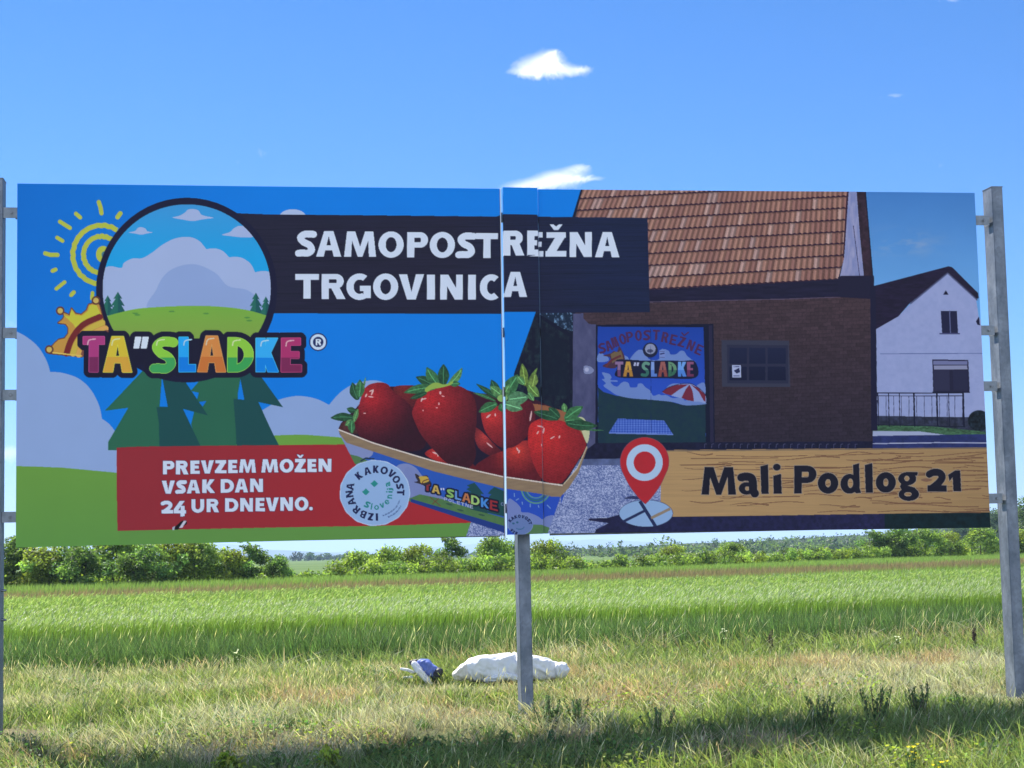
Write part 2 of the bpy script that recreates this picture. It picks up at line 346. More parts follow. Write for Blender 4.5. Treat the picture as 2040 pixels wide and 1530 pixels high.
    if c == '.': return [[ell(a/2, .5, a/2, .5)]]
    return []
def place(c, x0, x1, y0, y1, s, shear=0.0, z=ZI):
    """letter groups set into a box; s = stem in the frame's units"""
    h = y1-y0; a = (x1-x0)/h
    return [[z([(x0+p[0]*h, y0+p[1]*h+shear*p[0]*h) for p in ct]) for ct in g] for g in glyph(c, a, s/h)]
def word(z, txt, boxes, s, col, halo=None, hr=0, shear=0.0):
    ms = [mask(place(c, b[0], b[1], b[2], b[3], s, shear, z)) for c, b in zip(txt, boxes)]
    if halo is not None:
        for m in ms: paint(dilate(m, hr), halo)
    for m in ms: paint(m, col)
def placed(c, ox, oy, ang, h, a, s):
    """letter with its base centre at (ox, oy), turned by ang degrees"""
    ca, sa = math.cos(math.radians(ang)), math.sin(math.radians(ang))
    f = lambda p: (ox+(p[0]-a/2)*h*ca-(p[1]-1)*h*sa, oy+(p[0]-a/2)*h*sa+(p[1]-1)*h*ca)
    return [[[f(p) for p in ct] for ct in g] for g in glyph(c, a, s)]
def mix(a, b, t):
    a = np.array(a, float); b = np.array(b, float)
    return np.stack([a[i]+(b[i]-a[i])*t for i in range(3)], -1)
def vgrad(a, b, y0, y1): return lambda X, Y: mix(a, b, np.clip((Y-y0)/(y1-y0), 0, 1))
def grainy(c, amp, sc, sy=None, seed=3):
    return lambda X, Y: np.clip(np.stack([np.full(X.shape, v, float) for v in c], -1)*(1+amp*(fbm(X/sc, Y/(sy or sc), seed)-.5)*2)[..., None], 0, 255)

def paint_artwork():
    # --- sky, meadow and clouds of the drawn half
    CV[:] = (0, 100, 200)
    poly(ZI, [(20, 350), (1200, 350), (1200, 1115), (20, 1115)], lambda X, Y: mix((0, 98, 194), (0, 112, 214), np.clip((X-20)/500+(Y-370)/900, 0, 1)))
    cl = (124, 152, 205)
    poly(Z2, ell(160, 300, 98, 58), (150, 172, 215))
    poly(Z5, cr([(60, -170), (120, -145), (200, -100), (280, -30), (340, 70), (366, 150)], False)+cr([(366, 150), (450, 155), (570, 195), (660, 275), (722, 390), (745, 490)], False)
         + cr([(745, 490), (800, 530), (850, 600), (880, 700)], False)+[(1000, 900), (60, 900)], cl)
    poly(Z6, [(-200, 700), (-200, 480)]+cr([(-100, 455), (0, 395), (70, 350), (200, 324), (330, 342), (432, 388)], False)+cr([(432, 388), (510, 300), (610, 238), (750, 210), (850, 238), (960, 330)], False)+[(1100, 500), (1100, 700)], cl)
    poly(Z5, [(100, 833), (450, 845), (1100, 905), (1500, 905), (1500, 1500), (100, 1500)], lambda X, Y: mix((92, 140, 62), (84, 134, 66), np.clip((Y-930)/150, 0, 1)))
    poly(ZI, [(240, 1000), (1100, 1000), (1100, 1110), (240, 1110)], (84, 132, 66))
    poly(Z6, [(-300, 640)]+cr([(-100, 620), (40, 611), (250, 606), (530, 626)], False)+[(900, 680), (900, 760), (-300, 760)], (94, 145, 62))
    # --- fir trees
    lt, dk = (36, 92, 74), (22, 68, 74)
    poly(Z5, [(1660, 0), (1470, 195), (1390, 288), (1450, 300), (1395, 530), (1440, 690), (1725, 700), (1735, 300), (1790, 0)], lt)
    poly(Z5, [(1450, 368), (1506, 360), (1478, 402)], (0, 104, 208))
    poly(Z5, [(1720, 0), (1750, 190), (1782, 353), (1702, 343), (1720, 560), (1727, 700), (2044, 700), (1968, 550), (1884, 368), (2064, 406), (1915, 200), (1780, 0)], dk)
    poly(Z5, [(1120, 40), (1060, 120), (765, 432), (936, 410), (790, 660), (790, 720), (1165, 720), (1165, 400), (1180, 200), (1200, 40)], lt)
    poly(Z5, [(1130, 40), (1185, 200), (1224, 402), (1142, 404), (1160, 520), (1166, 720), (1480, 720), (1335, 418), (1518, 466), (1330, 190), (1220, 20)], dk)
    # --- red banner
    poly(Z5, [(1020, 692), (2040, 681), (2520, 676), (2700, 800), (3300, 1190), (3460, 1243), (2800, 1266), (2040, 1279), (862, 1306), (855, 1000), (852, 700)],
         lambda X, Y: mix((128, 38, 50), (150, 36, 46), np.clip((X-300)/650, 0, 1)+.1*(fbm(X/30, Y/30, 4)-.5)))
    poly(Z5, [(1255, 1297), (1330, 1232), (1366, 1228), (1368, 1255), (1300, 1296)], (14, 12, 20))
    poly(Z5, [(1345, 1232), (1366, 1232), (1335, 1282), (1310, 1284)], (175, 180, 205)); poly(Z5, [(1262, 1280), (1282, 1270), (1276, 1298), (1262, 1298)], (150, 160, 185))
    # --- dark timber sign behind the big title
    def timber(X, Y):
        g = fbm(X/60, Y/1.6, 9, 3); p = ((Y-430+.012*X) % 32 < 1.2)
        t = np.clip((X-900)/300, 0, 1)
        c = mix((27, 27, 50), (20, 29, 62), t)*(1+.34*(g-.5))[..., None]
        return np.where(p[..., None], c*.78, c)
    poly(ZI, [(430, 423), (540, 426.8), (994.6, 431.6), (1002, 427.6), (1070, 428.8), (1071, 432), (1291.5, 434), (1296.5, 622), (1072, 623.5), (1070, 621.8), (1006, 621.8), (1000, 625.3), (548, 624), (430, 620)], timber)
    # --- the photograph half: slanted edge from the top right to the bottom of the strip
    edge = [(1157.5, 350), (1157.5, 379.5), (1142, 431), (1069, 622), (1026, 745), (1026, 800), (917, 1115)]
    photo_half(edge)
    # --- drawn sun
    ye = (158, 172, 66)
    for pts, w in (([(715, 190), (728, 230), (735, 272)], 32), ([(872, 272), (852, 300)], 34), ([(548, 274), (580, 302)], 30), ([(432, 332), (505, 378)], 30), ([(412, 448), (452, 472)], 28),
                   ([(325, 562), (365, 574), (415, 574)], 32), ([(380, 690), (402, 680)], 30), ([(408, 820), (468, 772)], 28), ([(516, 866), (536, 845)], 30), ([(672, 850), (668, 890)], 28)):
        stroke(Z1, pts, w, ye)
    wob = lambda r, a0, a1, cx=735, cy=572: [(cx+(r+7*math.sin(a*.9)+4*math.sin(a*2.3+1))*math.cos(math.radians(a)), cy+(r*1.0+5*math.sin(a*1.3))*math.sin(math.radians(a))) for a in range(a0, a1, 7)]
    stroke(Z1, wob(213, 95, 310), 37, ye, caps=False); stroke(Z1, wob(133, 90, 320), 36, ye, caps=False)
    poly(Z1, ell(748, 570, 52, 62), ye); poly(Z1, ell(756, 572, 20, 24), (60, 110, 130))
    # --- round badge
    poly(Z1, ell(1357, 830, 660, 672), (19, 20, 50))
    poly(Z1, ell(1357, 818, 614, 614), (19, 20, 50))
    def disc(col, groups, alpha=1.0):
        m = mask(groups)
        if m is None: return
        x0, y0, x1, y1, M = m
        Y, X = np.mgrid[y0:y1, x0:x1]; X = (X/AS+AX)*K_; Y = (Y/AS+AY-350)*K_
        paint((x0, y0, x1, y1, M & (((X-1357)**2+(Y-818)**2) < 612**2)), col, alpha)
    disc(vgrad((52, 136, 206), (22, 146, 216), 405, 520), [[Z1([(700, 180), (2000, 180), (2000, 1200), (700, 1200)])]])
    c1, c2 = (142, 164, 212), (124, 150, 204)
    for pts in ([(1253, 303), (1300, 290), (1340, 268), (1365, 245), (1400, 240), (1440, 250), (1462, 280), (1500, 293), (1552, 305), (1470, 316), (1400, 328), (1330, 318)],
                [(933, 411), (980, 400), (1000, 378), (1025, 372), (1055, 382), (1070, 402), (1110, 410), (1070, 418), (1025, 427), (980, 419)],
                [(1612, 428), (1670, 408), (1700, 380), (1740, 362), (1790, 370), (1850, 400), (1860, 440), (1760, 446), (1680, 438)]):
        disc(c1, [[Z1(cr(pts, True, 5))]])
    disc(c1, [[Z1([(700, 1100), (700, 700)]+cr([(742, 676), (800, 655), (880, 668), (900, 632), (960, 600), (1030, 598), (1100, 560), (1180, 500), (1270, 455), (1370, 443), (1445, 470), (1500, 532)], False)
                      + cr([(1500, 532), (1560, 526), (1620, 545), (1665, 590)], False)+cr([(1665, 590), (1750, 592), (1820, 635), (1855, 700)], False)+cr([(1855, 700), (1920, 690), (1990, 705)], False)+[(1990, 1100)])]])
    disc(c2, [[Z1(cr([(1120, 1000), (1140, 820), (1230, 690), (1400, 640), (1560, 700), (1660, 800), (1800, 830), (1900, 920), (1900, 1040)], True, 6))]])
    for x, y, w in ((783, 868, 62), (857, 842, 78), (1862, 848, 68), (1935, 876, 55)):
        h = 1015-y
        disc((24, 78, 84), [[Z1([(x, y), (x+w*.42, y+h*.30), (x+w*.2, y+h*.28), (x+w*.66, y+h*.60), (x+w*.35, y+h*.57), (x+w*.9, y+h), (x-w*.9, y+h), (x-w*.35, y+h*.57), (x-w*.66, y+h*.60), (x-w*.2, y+h*.28), (x-w*.42, y+h*.30)])]])
        disc((32, 96, 88), [[Z1([(x, y), (x, y+h), (x-w*.9, y+h), (x-w*.35, y+h*.57), (x-w*.66, y+h*.60), (x-w*.2, y+h*.28), (x-w*.42, y+h*.30)])]])
    disc(vgrad((104, 158, 62), (112, 150, 66), 610, 660), [[Z1([(700, 1060)]+cr([(742, 1030), (850, 998), (1000, 965), (1200, 950), (1400, 944), (1600, 950), (1800, 975), (1990, 1030)], False)+[(2000, 1220), (700, 1220)])]])
    for x, y in ((985, 998), (1800, 1030), (1815, 1052), (1000, 1010), (1250, 985), (1500, 1000)): disc((72, 128, 62), [[Z1(ell(x, y, 22, 6))]])
    # --- crown with a rainbow band
    crown = [(360, 1288), (345, 1262), (372, 1245), (398, 1215), (425, 1190), (470, 1180), (495, 1145), (498, 1105), (478, 1075), (420, 1068), (452, 1045), (468, 1020), (455, 990), (505, 1012), (520, 962), (548, 1000), (590, 1008), (630, 975), (645, 935), (680, 925), (700, 912), (722, 940), (745, 1030), (790, 1145), (700, 1140), (630, 1150), (600, 1312), (480, 1300)]
    mc = mask([[Z1(crown)]]); paint(dilate(mc, 1.8), (84, 50, 46)); paint(mc, (170, 132, 62))
    poly(Z1, [(460, 1010), (505, 1022), (520, 970), (548, 1010), (595, 1016), (640, 980), (652, 940), (700, 935), (735, 1010), (640, 1060), (560, 1130), (535, 1080)], (172, 176, 58))
    stroke(Z1, cr([(482, 1300), (520, 1190), (600, 1085), (735, 1020)], False), 44, (100, 34, 38), caps=False)
    stroke(Z1, cr([(530, 1300), (560, 1215), (640, 1120), (755, 1062)], False), 40, (176, 160, 66), caps=False)
    stroke(Z1, cr([(572, 1305), (605, 1230), (680, 1150), (775, 1105)], False), 44, (190, 150, 80), caps=False)
    stroke(Z1, cr([(600, 1300), (630, 1225), (700, 1160), (780, 1130)], False), 26, (110, 70, 62), caps=False)
    for x, y in ((358, 1262), (437, 980), (697, 905)): poly(Z1, ell(x, y, 32), (84, 50, 46)); poly(Z1, ell(x, y, 20), (178, 160, 90))
    stroke(Z1, [(385, 1284), (590, 1308)], 10, (196, 172, 92))
    # --- rounded name lettering
    L = [('T', (604, 762, 1168, 1425), (150, 52, 118), (104, 36, 84)), ('A', (752, 962, 1165, 1426), (196, 172, 52), (188, 148, 56)), ('"', (975, 1080, 1172, 1252), (190, 204, 234), (190, 204, 234)),
         ('S', (1107, 1280, 1172, 1430), (122, 184, 62), (54, 146, 84)), ('L', (1305, 1427, 1172, 1425), (28, 150, 232), (0, 112, 212)), ('A', (1440, 1646, 1162, 1425), (196, 124, 66), (176, 104, 50)),
         ('D', (1660, 1846, 1175, 1425), (124, 184, 62), (50, 146, 80)), ('K', (1866, 2030, 1178, 1425), (44, 156, 232), (0, 118, 214)), ('E', (2049, 2197, 1178, 1425), (150, 44, 102), (108, 34, 80))]
    ms = []
    for c, b, ca, cb in L:
        m = mask(place(c, b[0], b[1], b[2], b[3], 66 if c != '"' else 20, 0, Z1)); ms.append((m, b, ca, cb)); paint(dilate(m, 11.6), (19, 18, 44))
    poly(Z1, [(780, 1180), (2150, 1180), (2150, 1400), (1280, 1400), (1150, 1400), (1050, 1370), (700, 1400), (650, 1180)], (19, 18, 44))
    for m, b, ca, cb in ms:
        yt = 350+(b[2]+.57*(b[3]-b[2]))/K_
        paint(dilate(m, .8), tuple(min(255, v+26) for v in ca)); paint(m, lambda X, Y, ca=ca, cb=cb, yt=yt: mix(ca, cb, (Y > yt).astype(float)))
        if b[1]-b[0] > 110: stroke(Z1, cr([(b[0]+34, b[2]+58), (b[0]+44, b[2]+26), (b[0]+90, b[2]+17)], False, 5) if b[0] not in (752, 1440) else cr([(b[0]+62, b[2]+66), (b[0]+74, b[2]+28), (b[0]+118, b[2]+18)], False, 5), 9, tuple(int(v*.35+255*.55) for v in ca))
    # registered mark
    poly(Z2, ell(350, 1207, 66), (24, 40, 96)); poly(Z2, ell(350, 1207, 57), (178, 200, 230)); poly(Z2, ell(350, 1207, 38), (22, 36, 88))
    word(Z2, 'R', [(332, 374, 1185, 1231)], 13, (190, 206, 234))
    # --- big title
    wt = (180, 198, 228)
    word(Z2, 'SAMOPOST', [(190, 325, 397, 585), (332, 515, 400, 587), (535, 768, 404, 589), (785, 968, 408, 592), (993, 1145, 410, 592), (1157, 1340, 412, 594), (1355, 1487, 413, 597), (1493, 1652, 417, 597)], 52, wt)
    word(Z3, 'RE', [(12, 166, 366, 547), (186, 264+40, 372, 548)], 52, wt)
    paint(mask([[Z3([(262, 372), (310, 372), (310, 560), (266, 560)])]]), timber)
    word(Z3, 'E', [(196, 306, 374, 551)], 52, wt); paint(mask([[Z3([(190, 360), (264, 360), (268, 540), (190, 552)])]]), timber)
    word(Z3, 'E', [(186, 266, 366, 543)], 52, wt)
    word(Z3, 'ŽNA', [(323, 473, 375, 551), (497, 657, 374, 553), (681, 858, 374, 555)], 52, wt)
    word(Z2, 'TRGOVINIC', [(180, 353, 712, 893), (373, 548, 713, 895), (553, 730, 713, 898), (747, 930, 713, 898), (935, 1117, 716, 898), (1138, 1196, 718, 898), (1235, 1399, 718, 899), (1438, 1493, 719, 899), (1522, 1678, 719, 900)], 53, wt)
    word(Z3, 'A', [(14, 188, 664, 847)], 53, wt)
    # --- banner text
    ZA = Z(310, 900, 10.2); ZB = Z(490, 900, 10.2)
    kw = dict(halo=(70, 28, 70), hr=.9)
    word(ZA, 'PREVZE', [(172, 410, 190, 465), (441, 695, 186, 462), (735, 928, 183, 452), (946, 1212, 178, 446), (1236, 1470, 174, 440), (1506, 1696, 170, 438)], 84, wt, **kw)
    word(ZB, 'MMOŽEN', [(-110, 235, 160, 430), (345, 690, 155, 425), (718, 1000, 152, 422), (1022, 1252, 150, 418), (1286, 1474, 148, 412), (1512, 1768, 144, 408)], 84, wt, **kw)
    word(ZA, 'VSAKDA', [(148, 420, 590, 858), (445, 645, 580, 855), (662, 935, 575, 850), (980, 1240, 568, 840), (1356, 1625, 562, 835), (1642, 1912, 555, 830)], 84, wt, **kw)
    word(ZB, 'N', [(118, 378, 550, 822)], 84, wt, **kw)
    word(ZA, '24URD', [(150, 390, 1015, 1258), (398, 645, 1005, 1315), (760, 1018, 970, 1240), (1070, 1325, 962, 1236), (1444, 1716, 950, 1226)], 82, wt, **kw)
    word(ZB, 'NEVNO.', [(-80, 176, 945, 1218), (232, 424, 940, 1212), (438, 702, 935, 1208), (734, 990, 930, 1204), (1028, 1308, 925, 1200), (1322, 1400, 1122, 1194)], 82, wt, **kw)
    punnet()
    # --- quality seal
    ZS = Z(670, 910, 10.2); cx, cy = 825, 735
    poly(ZS, [(cx+(715+9*math.cos(a*.26*1.0))*math.cos(math.radians(a)), cy+(668+9*math.cos(a*.26))*math.sin(math.radians(a))) for a in range(0, 360, 2)], (128, 162, 212))
    stroke(ZS, ell(cx, cy, 706, 660)+[(cx+706, cy)], 14, (164, 186, 222), caps=False)
    ink = (24, 28, 72)
    for c, x, y, ang, a in (('K', 495, 385, -41, .75), ('A', 668, 290, -16, .9), ('K', 845, 255, 2, .8), ('O', 1012, 278, 18, 1.0), ('V', 1165, 345, 38, .9), ('O', 1260, 460, 56, .95), ('S', 1335, 600, 78, .7), ('T', 1350, 725, 92, .75),
                            ('A', 322, 605, 279, .95), ('N', 305, 760, 262, .9), ('A', 350, 920, 247, .95), ('R', 445, 1075, 222, .85), ('B', 588, 1170, 203, .8), ('Z', 740, 1220, 188, .75), ('I', 868, 1226, 178, .3)):
        r = math.radians(ang); h = 150
        bx, by = x-math.sin(r)*h/2, y+math.cos(r)*h/2
        paint(mask([[ZS(ct) for ct in g] for g in placed(c, bx, by, ang, h, a, .27 if c != 'I' else .3)]), ink)
    gr = (30, 118, 124)
    for c, x, y, ang, a, h in (('S', 668, 972, 24, .75, 130), ('l', 758, 1010, 10, .22, 130), ('o', 860, 1032, -3, 1.0, 95), ('v', 975, 990, -18, 1.0, 95), ('e', 1072, 922, -38, .95, 95), ('n', 1128, 810, -84, .85, 95), ('i', 1118, 712, -88, .28, 130), ('j', 1130, 655, -92, .28, 130), ('a', 1090, 560, -108, .9, 95)):
        r = math.radians(ang); bx, by = x-math.sin(r)*h/2, y+math.cos(r)*h/2
        paint(mask([[ZS(ct) for ct in g] for g in placed(c, bx, by, ang, h, a, .27)]), gr)
    for x, y in ((812, 548), (640, 715)): poly(ZS, [(x, y-72), (x+76, y), (x, y+72), (x-76, y)], (36, 124, 128))
    for pts in ([(990, 1196), (1080, 1160), (1180, 1100), (1270, 1010), (1340, 870)], [(1100, 1228), (1190, 1180), (1290, 1100), (1360, 990)]):
        q = cr(pts, False, 9)
        for i in range(0, len(q)-2, 1):
            if i % 5 != 4:
                stroke(ZS, [(q[i][0]-10, q[i][1]-14), (q[i][0]+8, q[i][1]+12)], 7, (60, 82, 138), caps=False)
        stroke(ZS, q, 5, (60, 82, 138), caps=False)
    # --- location pin, map and address board
    address()

def photo_half(edge):
    R = edge+[(1995, 1115), (1995, 350)]
    m = mask([[R]])
    paint(m, (18, 24, 46))
    # restrict later strokes with a clip
    x0, y0, x1, y1, M = m
    clip = np.zeros(CV.shape[:2], bool); clip[y0:y1, x0:x1] = M
    keep = CV.copy()
    # sky
    poly(Z4, [(850, -60), (2000, -60), (2000, 1300), (850, 1200)], lambda X, Y: mix((58, 114, 188), (88, 146, 212), np.clip((Y-383)/180, 0, 1))
         + (np.clip((fbm(X/40, Y/15, 21)-.42)*3.0, 0, 1)*np.exp(-((Y-484)/20)**2)*np.exp(-((X-1800)/55)**2))[..., None]*np.array([58, 20, -8]))
    # neighbour house
    wallc = lambda X, Y: mix((122, 138, 190), (136, 150, 200), fbm(X/9, Y/9, 5))
    poly(Z4, [(930, 1050), (1130, 985), (1210, 900), (1480, 662), (1690, 860), (1712, 1000), (1900, 1100), (1900, 1800), (930, 1800)], wallc)
    poly(Z4, [(930, 770), (1490, 622), (1515, 628), (1704, 815), (1710, 852), (1688, 862), (1484, 668), (1210, 892), (1130, 985), (930, 1100)], grainy((27, 22, 48), .3, 12, 3))
    stroke(Z4, [(1215, 895), (1484, 672), (1700, 868)], 10, (70, 78, 118), caps=False)
    poly(Z4, [(1452, 828), (1471, 796), (1492, 828)], (22, 20, 46))
    poly(Z4, [(1436, 945), (1552, 945), (1562, 1105), (1446, 1105)], (26, 28, 60)); stroke(Z4, [(1500, 945), (1506, 1105)], 7, (80, 90, 135)); stroke(Z4, [(1430, 1110), (1572, 1110)], 8, (60, 66, 110))
    poly(Z4, [(1690, 1020), (1712, 985), (1720, 1050), (1700, 1045)], (24, 24, 52))
    stroke(Z4, [(1000, 1256), (1900, 1251)], 6, (84, 98, 152), caps=False)
    # window with rolled shutter
    poly(Z4, [(1376, 1296), (1636, 1300), (1648, 1540), (1385, 1540)], (28, 28, 56)); poly(Z4, [(1384, 1306), (1630, 1308), (1630, 1335), (1384, 1335)], (96, 104, 150)); poly(Z4, [(1388, 1340), (1628, 1340), (1630, 1368), (1390, 1370)], (120, 128, 166))
    poly(Z8, [(1388, 135), (1500, 135), (1505, 285), (1392, 285)], (38, 40, 70)); poly(Z8, [(1525, 135), (1628, 135), (1634, 285), (1530, 285)], (32, 34, 64))
    stroke(Z8, [(1378, 294), (1650, 296)], 8, (24, 26, 52), caps=False)
    # garden strip, hedge and road
    poly(Z8, [(930, 465), (1760, 478), (2000, 480), (2000, 720), (930, 720)], grainy((38, 44, 66), .5, 7))
    poly(Z8, ell(1715, 500, 80, 75), grainy((18, 28, 40), .9, 4))
    poly(Z8, [(930, 530), (1300, 535), (2000, 604), (2000, 630), (930, 625)], grainy((52, 86, 66), .5, 6, 2))
    poly(Z8, [(930, 575), (1300, 580), (1500, 606), (1300, 614), (930, 618)], (138, 152, 190))
    poly(Z8, [(930, 612), (1790, 598), (2000, 596), (2000, 720), (930, 720)], grainy((34, 44, 96), .2, 9))
    stroke(Z8, [(930, 668), (1400, 660), (2000, 662)], 7, (150, 160, 196), caps=False)
    # railing
    for x in (985, 1062, 1140, 1245, 1410, 1495, 1600): stroke(Z8, [(x, 300), (x+8, 545)], 12 if x in (1245, 1410, 1600) else 6, (20, 22, 46), caps=False)
    for x in range(990, 1600, 55): stroke(Z8, [(x, 320), (x+3, 530)], 3.5, (26, 28, 56), caps=False)
    stroke(Z8, [(940, 300), (1600, 300)], 7, (18, 20, 44), caps=False); stroke(Z8, [(940, 322), (1600, 322)], 5, (24, 26, 50), caps=False); stroke(Z8, [(940, 530), (1620, 545)], 6, (20, 24, 44), caps=False)
    # brick wall
    def brick(X, Y):
        r = np.floor((Y+.045*(X-1300))/7.3); c = np.floor((X+(r % 2)*8.2)/16.4)
        fy = ((Y+.045*(X-1300))/7.3) % 1; fx = ((X+(r % 2)*8.2)/16.4) % 1
        hsh = (np.sin(r*12.98+c*78.23)*43758.5) % 1
        base = mix((58, 46, 56), (36, 32, 50), np.clip((Y-600)/280, 0, 1)*.85+.15*(X > 1400)*0)
        v = .90+.18*hsh+.3*(fbm(X/3, Y/3, 8)-.5)
        o = base*v[..., None]
        mort = (fy < .15) | (fx < .07)
        return np.where(mort[..., None], o*.84, o)
    poly(Z3, [(540, 955), (1078, 850), (2500, 800), (2700, 860), (2700, 2000), (540, 2000)], brick)
    # fascia and gable
    poly(Z3, [(1070, 780), (2500, 705), (2620, 760), (2620, 838), (2040, 862), (1078, 885)], grainy((25, 24, 50), .25, 30, 4))
    stroke(Z3, [(1078, 880), (2040, 860), (2650, 838)], 6, (74, 66, 92), caps=False)
    # roof tiles
    def tiles(X, Y):
        x = (X-1000)*K_; y = (Y-360)*K_
        d = 790-.052*(x-1075)-y                     # height above the eaves
        kk = d/86.0+.0011*np.clip(d-250, 0, None)/8
        r = np.floor(kk); f = kk-r
        sl = np.clip(.42-(x-1075)/1363*.36, .03, .55)
        c = (x-sl*d+r*3.0)/42.5; ci = np.floor(c); fc = c-ci
        hsh = (np.sin(r*127.1+ci*311.7)*43758.5) % 1; h2 = (np.sin(r*17.1+ci*71.7)*9758.5) % 1
        base = mix((128, 94, 92), (150, 116, 108), hsh); base = np.where((h2 > .84)[..., None], mix((150, 128, 132), (168, 140, 138), hsh), base)
        rid = .90+.14*np.cos((fc-.30)*2*np.pi)+.06*np.cos(fc*4*np.pi+.6)
        v = rid*(.93+.14*fbm(X/2.2, Y/2.2, 12))
        v = np.where(fc > .88, .62, v)
        o = base*v[..., None]
        gap = (f < .11+.035*np.cos(fc*2*np.pi)) ; top = (f > .93-.05*np.cos((fc-.45)*2*np.pi))
        o = np.where(top[..., None], o*.72, o)
        return np.where(gap[..., None], np.array([44, 26, 46.]), o)
    poly(Z3, [(600, 20), (2515, 20), (2490, 540), (2440, 716), (2040, 741), (1072, 792), (900, 800), (400, 800)], tiles)
    poly(Z4, [(757, 60), (766, 60), (740, 560), (725, 560), (748, 130)], (44, 26, 46))
    poly(Z4, [(766, 60), (820, 60), (850, 420), (886, 760), (720, 760), (700, 720), (735, 560)], lambda X, Y: mix((104, 118, 172), (136, 142, 184), np.clip(fbm(X/5, Y/22, 14)*1.6-.3, 0, 1)))
    for k in range(9): stroke(Z4, [(800+k*6, 330+k*46), (806+k*6, 372+k*46)], 5, (46, 44, 84))
    poly(Z4, [(820, 60), (884, 60), (950, 770), (886, 760), (850, 420)], grainy((44, 32, 46), .5, 8))
    stroke(Z4, [(884, 60), (950, 770)], 7, (20, 18, 44), caps=False)
    poly(Z3, [(2440, 700), (2470, 690), (2700, 690), (2705, 860), (2440, 845)], (25, 24, 50))
    poly(Z4, [(925, 760), (965, 765), (985, 1810), (940, 1810)], (22, 22, 50))
    # yard at the far left of the photograph
    poly(ZI, [(1040, 620), (1144, 620), (1144, 912), (1000, 912)], lambda X, Y: mix((14, 18, 40), (26, 44, 56), np.clip((fbm(X/7, Y/10, 31)-.45)*3, 0, 1)))
    poly(ZI, [(1074, 623), (1143, 623), (1143, 660), (1110, 650)], lambda X, Y: mix((20, 34, 58), (96, 134, 176), np.clip((fbm(X/3.2, Y/5, 33)-.52)*5, 0, 1)))
    stroke(Z3, [(285, 985), (510, 1125), (520, 1520)], 26, (14, 18, 42), caps=False)
    poly(Z3, [(282, 1080), (480, 1180), (500, 1560), (282, 1560)], (13, 22, 42), .75)
    # concrete pillar with a number plate
    poly(Z3, [(524, 965), (690, 958), (694, 2000), (524, 2000)], lambda X, Y: mix((50, 54, 92), (78, 84, 124), fbm(X/12, Y/22, 15)))
    poly(Z3, [(600, 955), (1080, 955), (1545, 900), (1545, 1060), (700, 1045), (640, 1040), (600, 1000)], brick)
    poly(Z3, cr([(606, 1345), (650, 1348), (676, 1370), (674, 1385), (648, 1402), (608, 1396)], True, 4), (112, 124, 168)); poly(Z3, ell(626, 1371, 15), (150, 160, 198))
    # door opening and painted door
    poly(Z3, [(690, 1045), (1542, 1040), (1560, 2190), (690, 2190)], (14, 19, 44))
    stroke(Z3, [(1520, 1050), (1540, 2180)], 26, (32, 32, 62), caps=False)
    door_mural()
    # barn window
    poly(Z3, [(1600, 1156), (2090, 1160), (2100, 1496), (1606, 1496)], (46, 50, 72)); poly(Z3, [(1640, 1190), (2082, 1194), (2088, 1470), (1644, 1470)], (34, 38, 64))
    for a, b in ((1660, 1784), (1802, 1918), (1936, 2066)):
        for c, d in ((1212, 1328), (1348, 1448)): poly(Z3, [(a, c), (b, c+1), (b+2, d), (a, d)], vgrad((24, 30, 62), (16, 20, 48), 690, 760))
    poly(Z7, [(1677, 98), (1742, 100), (1744, 190), (1680, 190)], (146, 160, 202)); poly(Z7, [(1690, 140), (1730, 118), (1736, 150), (1712, 160)], (30, 36, 76)); stroke(Z7, [(1690, 112), (1728, 110)], 6, (60, 70, 120)); stroke(Z7, [(1690, 178), (1730, 178)], 6, (60, 70, 120))
    # wall foot, step and gravel
    poly(Z7, [(690, 665), (2700, 650), (2700, 800), (590, 800), (590, 740)], grainy((20, 22, 50), .3, 8))
    for k in range(22):
        x = 1480+k*52; stroke(Z7, [(x, 700), (x+2, 672), (x+16, 670)], 4, (62, 66, 104))
    poly(Z7, [(560, 782), (890, 776), (890, 835), (540, 840)], grainy((72, 86, 130), .25, 12))
    def gravel(X, Y):
        n = fbm(X/1.6, Y/1.3, 41, 3); b = fbm(X/26, Y/14, 44)
        return mix((66, 84, 142), (160, 174, 214), np.clip((n-.5)*2.4+.5+(b-.5)*.5, 0, 1))
    poly(ZI, [(880, 928), (1345, 926), (1345, 1120), (880, 1120)], gravel)
    poly(Z6, [(1300, 1240), (1500, 1240), (2040, 1300), (2040, 1400), (1300, 1400)], gravel)
    dkc = grainy((28, 30, 66), .3, 6)
    poly(Z7, [(676, 1345), (700, 1290), (790, 1245), (640, 1225), (650, 1212), (780, 1208), (880, 1180), (1250, 1190), (1300, 1195), (2400, 1150), (3560, 1130), (3560, 1400), (676, 1400)], dkc)
    poly(Z7, cr([(900, 1066), (960, 1048), (1010, 1056), (1020, 1072), (960, 1070)], True, 5), (40, 48, 92))
    poly(Z8, [(1040, 1140), (2000, 1128), (2000, 1390), (1040, 1390)], grainy((11, 30, 38), .4, 8))
    CV[~clip] = keep[~clip]
    # the left-hand strip keeps its own lettering board above the photograph
    def timber2(X, Y):
        g = fbm(X/60, Y/1.6, 9, 3); p = ((Y-430+.012*X) % 32 < 1.2); c = mix((24, 27, 54), (20, 29, 62), np.clip((X-1000)/200, 0, 1))*(1+.34*(g-.5))[..., None]
        return np.where(p[..., None], c*.78, c)
    poly(ZI, [(990, 431.6), (1002, 427.6), (1070, 428.8), (1071, 432), (1291.5, 434), (1296.5, 622), (1072, 623.5), (1070, 621.8), (1006, 621.8), (990, 625)], timber2)

